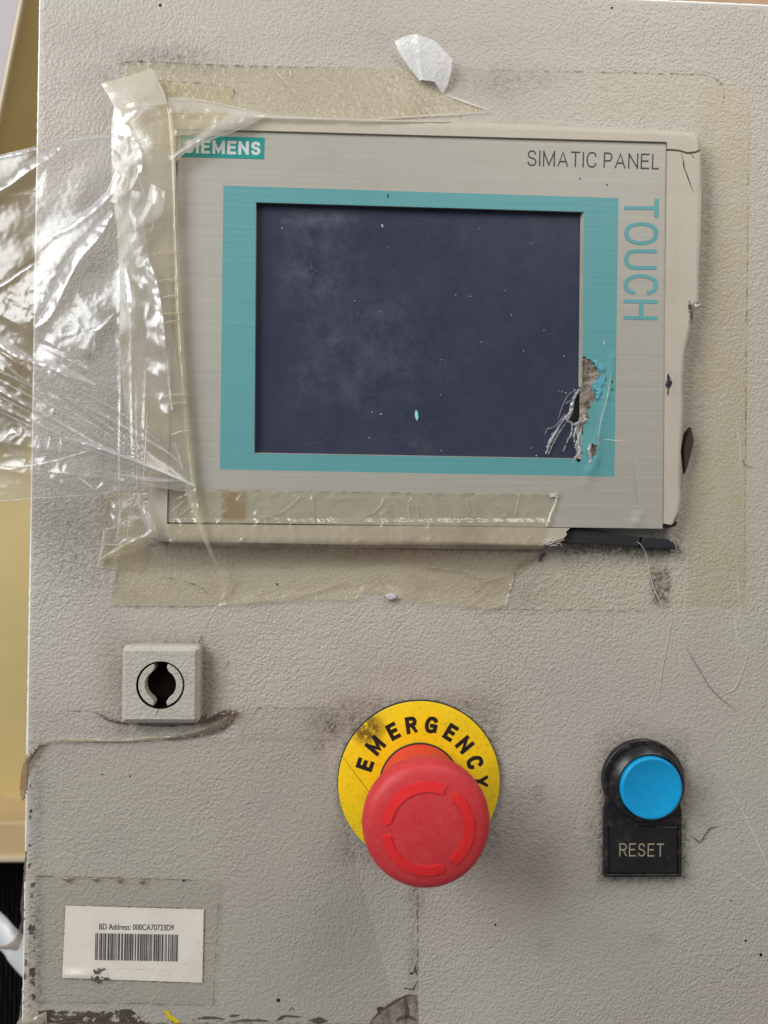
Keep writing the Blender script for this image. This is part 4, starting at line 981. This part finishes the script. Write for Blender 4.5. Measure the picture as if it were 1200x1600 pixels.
ribbon('fold', [(180, 168, 8.8), (176, 186, 8.6), (174, 230, 8.4), (176, 290, 8.4), (170, 316, 8.0)], [(192, 176, 9.6), (206, 204, 10.6), (222, 246, 11.4), (215, 286, 11.0), (190, 318, 9.0)], PLEATT, ft, 80, 22, .5, .5, .06, .4, .05, seed=15)
ribbon('fold', [(236, 286, 10.2), (226, 322, 10.4), (203, 362, 9.6)], [(258, 300, 10.6), (252, 336, 11.2), (216, 360, 9.8)], FOLDA, ft, 40, 14, .6, .3, .06, .2, .05, seed=17)
ribbon('fold', [(182, 190, 9.6), (206, 168, 10.6), (238, 162, 11.0)], [(200, 196, 10), (214, 182, 11.2), (246, 176, 11.0)], PLEATT, ft, 30, 10, .5, .3, .08, .2, .08, seed=18)
ribbon('rolled_edge', [(262, 170, 9.6), (268, 260, 9.8), (270, 360, 9.4), (274, 470, 9.2), (280, 580, 9.0), (290, 690, 8.8), (299, 762, 8.4)], [(268, 170, 9.6), (275, 260, 9.9), (278, 360, 9.5), (283, 470, 9.3), (290, 580, 9.1), (299, 690, 8.9), (307, 762, 8.5)], MILKY, ft, 160, 9, 1.3, .3, .05, seed=2)
ribbon('fold', [(200, 296, 9.5), (196, 340, 9.8), (204, 420, 9.8), (216, 500, 9.9), (230, 580, 9.8), (252, 650, 9.5)], [(222, 300, 10.6), (226, 350, 11.2), (236, 420, 12), (252, 500, 12.2), (262, 570, 11.8), (270, 640, 10.2)], FILM, ft, 120, 26, .8, 1.4, .035, .9, .04, seed=21)
for (y, x0, x1) in ((392, 225, 278), (435, 238, 279), (460, 248, 280), (488, 235, 282), (500, 250, 282), (615, 248, 290), (628, 252, 291), (672, 268, 295)):
    ribbon('wrinkle', [(x0, y + 6, 10.2), ((x0 + x1) / 2, y + 1, 10.9), (x1, y, 10.4)], [(x0, y + 9, 10.0), ((x0 + x1) / 2, y + 4, 10.8), (x1, y + 3, 10.2)], MILKY, ft, 20, 6, .5, .3, .2, seed=y)
ribbon('sliver', [(284, 752, 8.8), (297, 790, 9.2), (312, 828, 9.4), (328, 868, 7.0), (347, 905, 2.6), (346, 936, .9)], [(306, 758, 8.8), (310, 790, 9.4), (319, 828, 9.4), (335, 868, 7.0), (349.5, 904, 2.6), (348, 936, .9)], MILKY, ft, 80, 10, .6, .3, .1, .2, .1)
# end of the fold twisted out over the lower corner
ribbon('twist', [(173, 760, 9), (170, 800, 8), (164, 830, 6), (160, 850, 3.5)], [(190, 760, 9.4), (190, 800, 9), (186, 832, 8), (184, 855, 6)], FILM, ft, 60, 12, 1.0, .7, .06, .5, .08, seed=31)
ribbon('twist', [(209, 768, 9), (218, 800, 9.4), (224, 820, 10), (220, 836, 9)], [(216, 765, 9.6), (232, 800, 10.6), (244, 828, 11), (247, 842, 9)], FILM, ft, 60, 14, 1.2, .8, .06, .6, .08, seed=33)
ribbon('twist', [(153, 876, 1.2), (175, 860, 3), (205, 842, 5), (230, 832, 7.5), (240, 815, 9)], [(154, 877, 1.0), (180, 866, 2.6), (212, 851, 4.6), (240, 840, 7), (248, 824, 9)], MILKY, ft, 70, 10, 1.0, .5, .08, .4, .1, seed=35)
ribbon('twist', [(183, 849, 4), (192, 840, 5.5), (208, 840, 5)], [(184, 850, 3), (195, 846, 4), (206, 843, 4)], FILM, ft, 20, 8, .6, .3, .1)
tube('tape_edge', [(163, 815, 3), (160, 850, 2), (153, 888, 1)], .12, TEDGE, ft, 40)
tube('tape_edge', [(208, 770, 9.4), (222, 800, 10.8), (238, 825, 11.2), (246, 842, 9.4)], .12, TEDGE, ft, 50)
tube('tape_edge', [(178, 770, 9), (188, 800, 9.6), (186, 848, 6)], .12, TEDGE, ft, 50)
tube('tape_edge', [(153, 876, 1.4), (176, 861, 3.2), (206, 844, 5.4), (232, 836, 8), (246, 822, 9.6)], .16, TEDGE, ft, 60)
quadsheet('strip', [(162, 770), (236, 770), (222, 892), (155, 888)], 1.0, YTAPE, ft, 24, 40, .4, 2, curl=lambda u, v: 3.0 * max(0, (u - 175) / 55) * max(0, 1 - abs(v - 810) / 80))
for pts in (((163, 815), (160, 850), (152, 890)), ((158, 850), (195, 852)), ((160, 828), (180, 824))):
    line('crease', pts, 1.6, 2.6, SCRATCH, ft)

# torn strands of the film pulled over the top rail
st = thing('film_strand', 'stretched clear film strand pulled over the panel top rail beside the green badge', 'film', P(400, 190, 0))
ribbon('strand', [(262, 152, 6.5), (300, 153, 6.6), (362, 165, 6.4), (420, 178, 6.6), (500, 183, 7.2), (600, 187, 6.9), (720, 189, 6.0)], [(264, 176, 8.6), (300, 177, 8.4), (362, 178, 8.2), (405, 184, 8.2), (500, 188, 8.0), (600, 190.5, 7.3), (720, 191.5, 6.4)], TEDGE, st, 120, 12, .6, .3, .05, .3, .05, seed=41)
ribbon('strand', [(361, 175, 8.4), (352, 182, 9.2), (323, 201, 10), (290, 228, 10.4), (262, 244, 10)], [(420, 181, 7.8), (404, 186, 8.6), (369, 203, 9.4), (337, 214.5, 10), (290, 238, 10.4), (270, 258, 10)], FOLDA, st, 90, 16, .8, .4, .05, .2, .06, seed=43)
tube('strand_edge', [(420, 182, 8.2), (404, 187, 9), (369, 204, 9.8), (337, 215, 10.4), (290, 238, 10.8), (270, 258, 10.4)], .13, TEDGE, st)
tube('strand_edge', [(361, 175, 9), (323, 201, 10.6), (290, 228, 10.8), (262, 244, 10.4)], .12, TEDGE, st)
quadsheet('sheet', [(266, 178), (366, 178), (300, 235), (270, 246)], 9.2, MILKY, st, 26, 26, .7)
tube('strand', [(268, 214, 9.8), (320, 203, 9.8), (370, 190, 9.4), (408, 184, 8.6)], .16, MILKY, st)
tube('strand', [(232, 226, 10), (262, 226, 10.2), (285, 236, 10.4)], .2, MILKY, st)
for q in range(3):
    tube('strand', [(265, 158 + 6 * q, 7.6), (310, 158 + 6 * q, 7.8), (365, 168 + 4 * q, 7.8), (430, 180 + 2 * q, 7.6)], .10, THREAD, st)

# ------------------------------------------------------------------ big loose sheet of film hanging to the left
film = thing('plastic_film', 'large loose sheet of crinkled clear plastic film hanging off the panel left side', 'film', P(230, 780, 0))
TOP = [(-110, 275), (0, 243), (45, 232), (100, 218), (170, 210), (230, 222), (275, 250)]
BOT = [(-110, 792), (0, 783), (60, 778), (150, 772), (230, 760), (304, 770)]
def ip(pts, x):
    for (a, b), (c, d) in zip(pts, pts[1:]):
        if x <= c: return b + (d - b) * (x - a) / (c - a)
    return pts[-1][1]
CRE = []   # (polyline, width px, ridge mm, step mm)
for a, b, wd, r, s in (((300, 762), (-60, 505), 5, 1.0, .4), ((300, 762), (-60, 545), 6, 1.3, -.6), ((302, 764), (-60, 582), 4, 1.1, .6), ((280, 752), (-60, 615), 5, .8, .5), ((285, 725), (120, 625), 4, .9, .6), ((300, 764), (110, 660), 4, .9, -.5),
                       ((120, 560), (-40, 470), 6, .9, .9), ((250, 690), (60, 560), 4, .6, .5), ((300, 768), (60, 735), 5, .7, .5), ((140, 712), (-20, 690), 5, .6, .6), ((160, 770), (-10, 730), 6, .7, .8)):
    CRE.append(([a, b], wd, r, s))
for pl, wd, r, s in (([(205, 290), (170, 345), (120, 385), (80, 425)], 9, .5, 1.2), ([(196, 345), (150, 405), (95, 445), (70, 500), (40, 560)], 13, .3, 3.4), ([(60, 395), (20, 430), (-40, 470)], 8, .7, 1.5),
                     ([(90, 222), (50, 270), (5, 305), (-60, 330)], 16, .3, 2.2), ([(176, 500), (150, 530), (138, 565)], 6, .8, 1.6), ([(0, 310), (60, 300), (80, 250)], 7, .4, 1.0), ([(60, 540), (110, 560), (140, 580)], 5, .8, .8),
                     ([(-20, 560), (20, 545), (55, 570)], 14, .6, 3.0), ([(250, 350), (215, 420), (200, 500)], 8, .5, 1.5), ([(187, 420), (189, 620), (188, 770)], 2.5, .9, .2), ([(204, 500), (208, 640), (212, 770)], 3, .9, .3), ([(230, 560), (226, 680), (222, 765)], 3, .7, .2)):
    CRE.append((pl, wd, r, s))
def hfilm(u, v):
    x = (u + 60) / 360
    h = 11.5 + 3.0 * math.sin(x * 2.4 + .6) - 2.2 * max(0, x) ** 2
    h += 1.1 * nz(u * .008, v * .010, 1.5) + .6 * nz(u * .02 + v * .012, v * .02, 4.4)
    for pl, wd, r, s in CRE:
        best = 1e9; side = 1; tt = 0
        n = len(pl) - 1
        for k, (a, b) in enumerate(zip(pl, pl[1:])):
            d, t = seg_d(u, v, a, b)
            if d < best:
                best = d; tt = (k + t) / n
                side = 1 if (b[0] - a[0]) * (v - a[1]) - (b[1] - a[1]) * (u - a[0]) > 0 else -1
        if best > wd * 9: continue
        e = min(1, 4 * min(tt, 1 - tt) + .12)
        h += r * math.exp(-best / wd) * e
        sd = side * best / wd
        h += s * .5 * math.tanh(sd) * e * math.exp(-(best / (wd * 4)) ** 2)
    m = math.exp(-((u - 70) / 70) ** 2 - ((v - 480) / 60) ** 2) + .9 * math.exp(-((u - 60) / 60) ** 2 - ((v - 700) / 60) ** 2) + .7 * math.exp(-((u - 20) / 50) ** 2 - ((v - 590) / 40) ** 2) + .5 * math.exp(-((u - 130) / 60) ** 2 - ((v - 600) / 40) ** 2) + .7 * math.exp(-((u - 180) / 90) ** 2 - ((v - 745) / 24) ** 2) + .10
    q1 = rid(u * .05 + .8 * nz(u * .03, v * .03), v * .055, 7.7); q2 = rid(u * .12 + 1.2 * nz(u * .05, v * .05, 3), v * .11, 2.2)
    h += m * (.34 * q1 + .10 * q2)
    h += .05 * nz(u * .12, v * .12, 9)
    return max(h, 7.6 if u > 225 else 1.5)
def ffilm(s, t):
    ur = ip([(0, 272), (.3, 262), (.5, 268), (.8, 292), (1, 304)], t)
    u = -110 + (ur + 110) * s
    a, b = ip(TOP, u), ip(BOT, u)
    if t == 0: a += 1.5 * nz(u * .1, 1)
    v = a + (b - a) * t + (2.5 * nz(u * .06, 5) if t == 1 else 0)
    return u, v, hfilm(u, v)
sheet('sheet', ffilm, 230, 300, FILM, film)

PLEAT = m_sheet('doubled_film_pleat', (.96, .957, .95, 1), srgb(248, 247, 247), .46, .22, 1.5, .12, 240, .0006, .6, 90)
def pleat(pts, wd, tilt=.12, lift=.6, par=film, mat=PLEAT, crk=.09, seed=0):
    n = len(pts); L = []; R = []
    for k, (u, v) in enumerate(pts):
        a, b = pts[max(k - 1, 0)], pts[min(k + 1, n - 1)]
        tx, ty = b[0] - a[0], b[1] - a[1]; l = math.hypot(tx, ty)
        w_ = wd * (.35 if k in (0, n - 1) else 1) / 2
        nx_, ny_ = -ty / l, tx / l
        if nx_ * -.75 + ny_ * -.66 < 0: nx_, ny_ = -nx_, -ny_       # towards the window
        h = hfilm(u, v) + lift
        L.append((u + nx_ * w_, v + ny_ * w_, h - tilt * w_)); R.append((u - nx_ * w_, v - ny_ * w_, h + tilt * w_))
    ln = sum(math.dist(p, q) for p, q in zip(pts, pts[1:]))
    return ribbon('pleat', L, R, mat, par, max(14, int(ln / 2.5)), max(6, int(wd / 1.6)), .25, .25, .09, crk, .13, seed=seed + pts[0][1], rag=1.2)
for k, (pts, wd) in enumerate((
        (((-60, 590), (20, 630), (120, 684), (230, 728), (304, 760)), 3), (((-60, 560), (30, 610), (90, 640), (150, 676)), 3), (((-60, 612), (40, 662), (140, 702), (250, 742)), 3), (((100, 600), (180, 640), (250, 690)), 2.5), (((-40, 540), (0, 564), (51, 604)), 4), (((-40, 562), (0, 580), (51, 605)), 3), (((-60, 574), (0, 608), (88, 657), (160, 697), (240, 730), (304, 758)), 6), (((-60, 600), (0, 631), (53, 660), (107, 684), (187, 711), (306, 760)), 5),
        (((59, 540), (112, 564), (139, 580)), 3), (((125, 631), (197, 668), (256, 703), (285, 727)), 3.5), (((61, 620), (85, 634), (109, 651)), 2.5), (((50, 566), (80, 570), (107, 582), (149, 601)), 11), (((187, 470), (187.5, 600), (186, 700), (187, 800)), 3),
        (((204, 520), (204, 620), (206, 705)), 5), (((212, 590), (213, 680), (214, 770)), 3), (((230, 640), (226, 720), (222, 770)), 2.5), (((-40, 510), (0, 532), (27, 551), (56, 566)), 15), (((8, 696), (24, 710), (42, 726)), 10), (((0, 727), (40, 728), (80, 721), (144, 703)), 4), (((48, 732), (70, 750), (93, 772)), 8), (((0, 690), (20, 672), (34, 684)), 9),
        (((176, 330), (145, 368), (117, 400), (93, 445), (70, 490), (54, 510)), 19), (((221, 248), (187, 268), (168, 304), (120, 345), (80, 371)), 10), (((-50, 478), (0, 446), (40, 420), (57, 410)), 6), (((195, 420), (198, 460), (203, 512)), 14), (((229, 403), (238, 450), (246, 500), (256, 545)), 18), (((140, 519), (158, 508), (178, 490)), 8), (((146, 512), (147, 540), (143, 563)), 5),
        (((-30, 300), (0, 290), (40, 262), (75, 240), (96, 228)), 15), (((62, 690), (58, 702), (64, 714)), 6), (((78, 682), (74, 700), (80, 712)), 6), (((93, 684), (95, 698), (90, 712)), 5), (((120, 745), (135, 755), (148, 766)), 4), (((180, 740), (230, 748), (290, 752)), 7), (((150, 765), (158, 757), (162, 752)), 5), (((262, 560), (264, 600), (268, 640)), 5), (((272, 690), (280, 715), (286, 735)), 4))):
    pleat(pts, wd, seed=k)
pleat(((-60, 262), (0, 246), (45, 235), (100, 221), (170, 213), (228, 226)), 4.5, lift=.3)
for pts, wd in ((((188, 780), (186, 815), (182, 846)), 5), (((204, 790), (201, 815), (199, 838)), 3), (((214, 778), (226, 806), (234, 826), (226, 838)), 9), (((186, 850), (196, 843), (210, 841)), 4)):
    pleat(pts, wd, par=ft, lift=-1.0)
tube('sheet_edge', [(-110, 275, hfilm(-110, 275))] + [(u, v, hfilm(u, v)) for u, v in TOP[1:6]], .15, TEDGE, film)
tube('sheet_edge', [(u, v, hfilm(u, v)) for u, v in BOT], .12, TEDGE, film)

# ------------------------------------------------------------------ fibres and lint on the door
def fibre(name, label, pts, rad, mat, cat='fibre'):
    return tag(tube(name, pts, rad, mat), label, cat)
fibre('thread', 'pale thread hanging down from the black gasket end', [(994, 846, 4.8), (1002, 852, 4.9), (1010, 868, 2.5), (1016, 900, .5), (1024, 925, .4), (1034, 945, .5), (1035, 960, .2)], .14, THREAD)
fibre('thread', 'pale thread trailing from the sagging tape below the panel', [(745, 955, .6), (760, 978, .25), (782, 1000, .25), (815, 1021, .2)], .13, THREAD)
fibre('thread', 'long thin fibre on the door above the reset button', [(1072, 1010, .2), (1095, 1050, .2), (1115, 1080, .25), (1152, 1112, .2)], .12, m_plain('tan_fibre', srgb(150, 136, 120), .6))
fibre('thread', 'white fibre standing upright on the door left of the long thin fibre', [(1050, 968, .3), (1042, 1010, .25), (1034, 1050, .3), (1031, 1075, .3), (1027, 1098, .2)], .12, THREAD)
fibre('thread', 'short curved white fibre with a knotted end near the door right side', [(1171, 1014, .2), (1160, 1050, .25), (1148, 1075, .4), (1134, 1084, .3)], .12, THREAD)
fibre('thread', 'pale hair lying above the yellow emergency plate', [(680, 1042, .2), (690, 1060, .2), (705, 1080, .25), (722, 1094, .3)], .10, THREAD)
fibre('lint_fibre', 'short black curled fibre beside the RESET holder', [(1079, 1305, .3), (1088, 1312, .4), (1094, 1316, .5), (1102, 1304, .6), (1110, 1294, .5), (1122, 1291, .3)], .16, DARKFIBRE)
fibre('lint_fibre', 'dark curved splinter on the door under the broken end of the bottom rail', [(843, 878, .5), (846, 870, 1.0), (852, 864, .7)], .35, DARKFIBRE)
fibre('lint_fibre', 'tiny dark squiggle on the tape strip right of the panel', [(1160, 717, .3), (1164, 726, .4), (1170, 729, .4), (1176, 730, .3)], .10, DARKFIBRE)
fibre('lint_fibre', 'tiny dark hairs above the lock corner', [(310, 1001, .2), (314, 998, .4), (316, 992, .3)], .10, DARKFIBRE)
fibre('lint_fibre', 'fine dark hair on the door right of the lock', [(352, 1042, .2), (356, 1038, .3), (357, 1032, .2)], .08, DARKFIBRE)
fibre('lint_fibre', 'wispy hair poking out left of the door edge', [(8, 1250, -2), (20, 1244, -2), (32, 1238, -1.5), (40, 1234, -.5)], .10, m_plain('straw_fibre', srgb(214, 190, 150), .5))

# ------------------------------------------------------------------ what shows past the door's left and top edges
def slab(name, px, h, thick, mat, label, cat):
    o = prism(name, px, h - thick, h, mat, None, 1.0, 2)
    if cat: tag(o, label, cat)
    return o
o = prism('wall', [(-420, -320), (130, -320), (130, 1300), (-420, 1300)], -230, -200, OLIVE); o['kind'] = 'structure'
sp = thing('side_panel', 'pale grey panel with cream edge in front of the olive surface', 'panel', P(-200, 700, -150))
prism('sheet', [(-420, -320), (94, -320), (29.5, 0), (-3, 165), (-100, 640), (-420, 640)], -152, -150, PALE, sp, .5, 1)
prism('edge_trim', [(96, -320), (107, -320), (34.5, 0), (1.5, 165), (-95, 640), (-99, 640), (-2.5, 165), (30, 0)], -151.5, -149, CREAM, sp, .4, 1)
sl = thing('ledge', 'pale wooden ledge below the olive surface', 'ledge', P(-100, 1344, -150))
prism('board', [(-420, 1296), (130, 1282), (130, 1338), (-420, 1340)], -200, -160, m_plain('tan_ledge', srgb(214, 184, 136), .5, var=.06, vs=20), sl, 1, 1)
prism('edge_trim', [(-420, 1340.5), (130, 1338.5), (130, 1347), (-420, 1349)], -200, -157, CREAM, sl, .5, 1)
def fcl(s, t):
    u = -420 + 560 * s; v = 1345 + 420 * t
    return u, v, -190 + 3.0 * math.sin(u * .9 + .02 * v) + 6 * nz(u * .01, v * .008)
tag(sheet('ribbed_cloth', fcl, 360, 40, CLOTH), 'black ribbed cloth hanging beneath the pale ledge', 'cloth')
tag(ribbon('plastic_band', [(-160, 1330, -140), (-60, 1385, -130), (0, 1425, -125), (30, 1455, -120), (90, 1500, -120)], [(-160, 1410, -140), (-60, 1440, -130), (0, 1484, -125), (20, 1510, -120), (80, 1575, -120)], WHITEBAND, None, 60, 14, 6, 1, .02), 'curved dirty white band crossing in front of the black cloth', 'band')
bx_ = prism('boards', [(880, -60), (1500, -60), (1500, 60), (880, 60)], -260, -230, WOOD); bx_['kind'] = 'structure'
tag(ribbon('dark_scrap', [(-5, 1478, -110), (12, 1475, -108), (26, 1462, -106), (34, 1440, -104)], [(-5, 1482, -110), (14, 1484, -108), (30, 1482, -106), (38, 1444, -104)], BROWNFILM, None, 24, 8, 2, 1, .1), 'dark torn shred lying across the white band', 'shred')
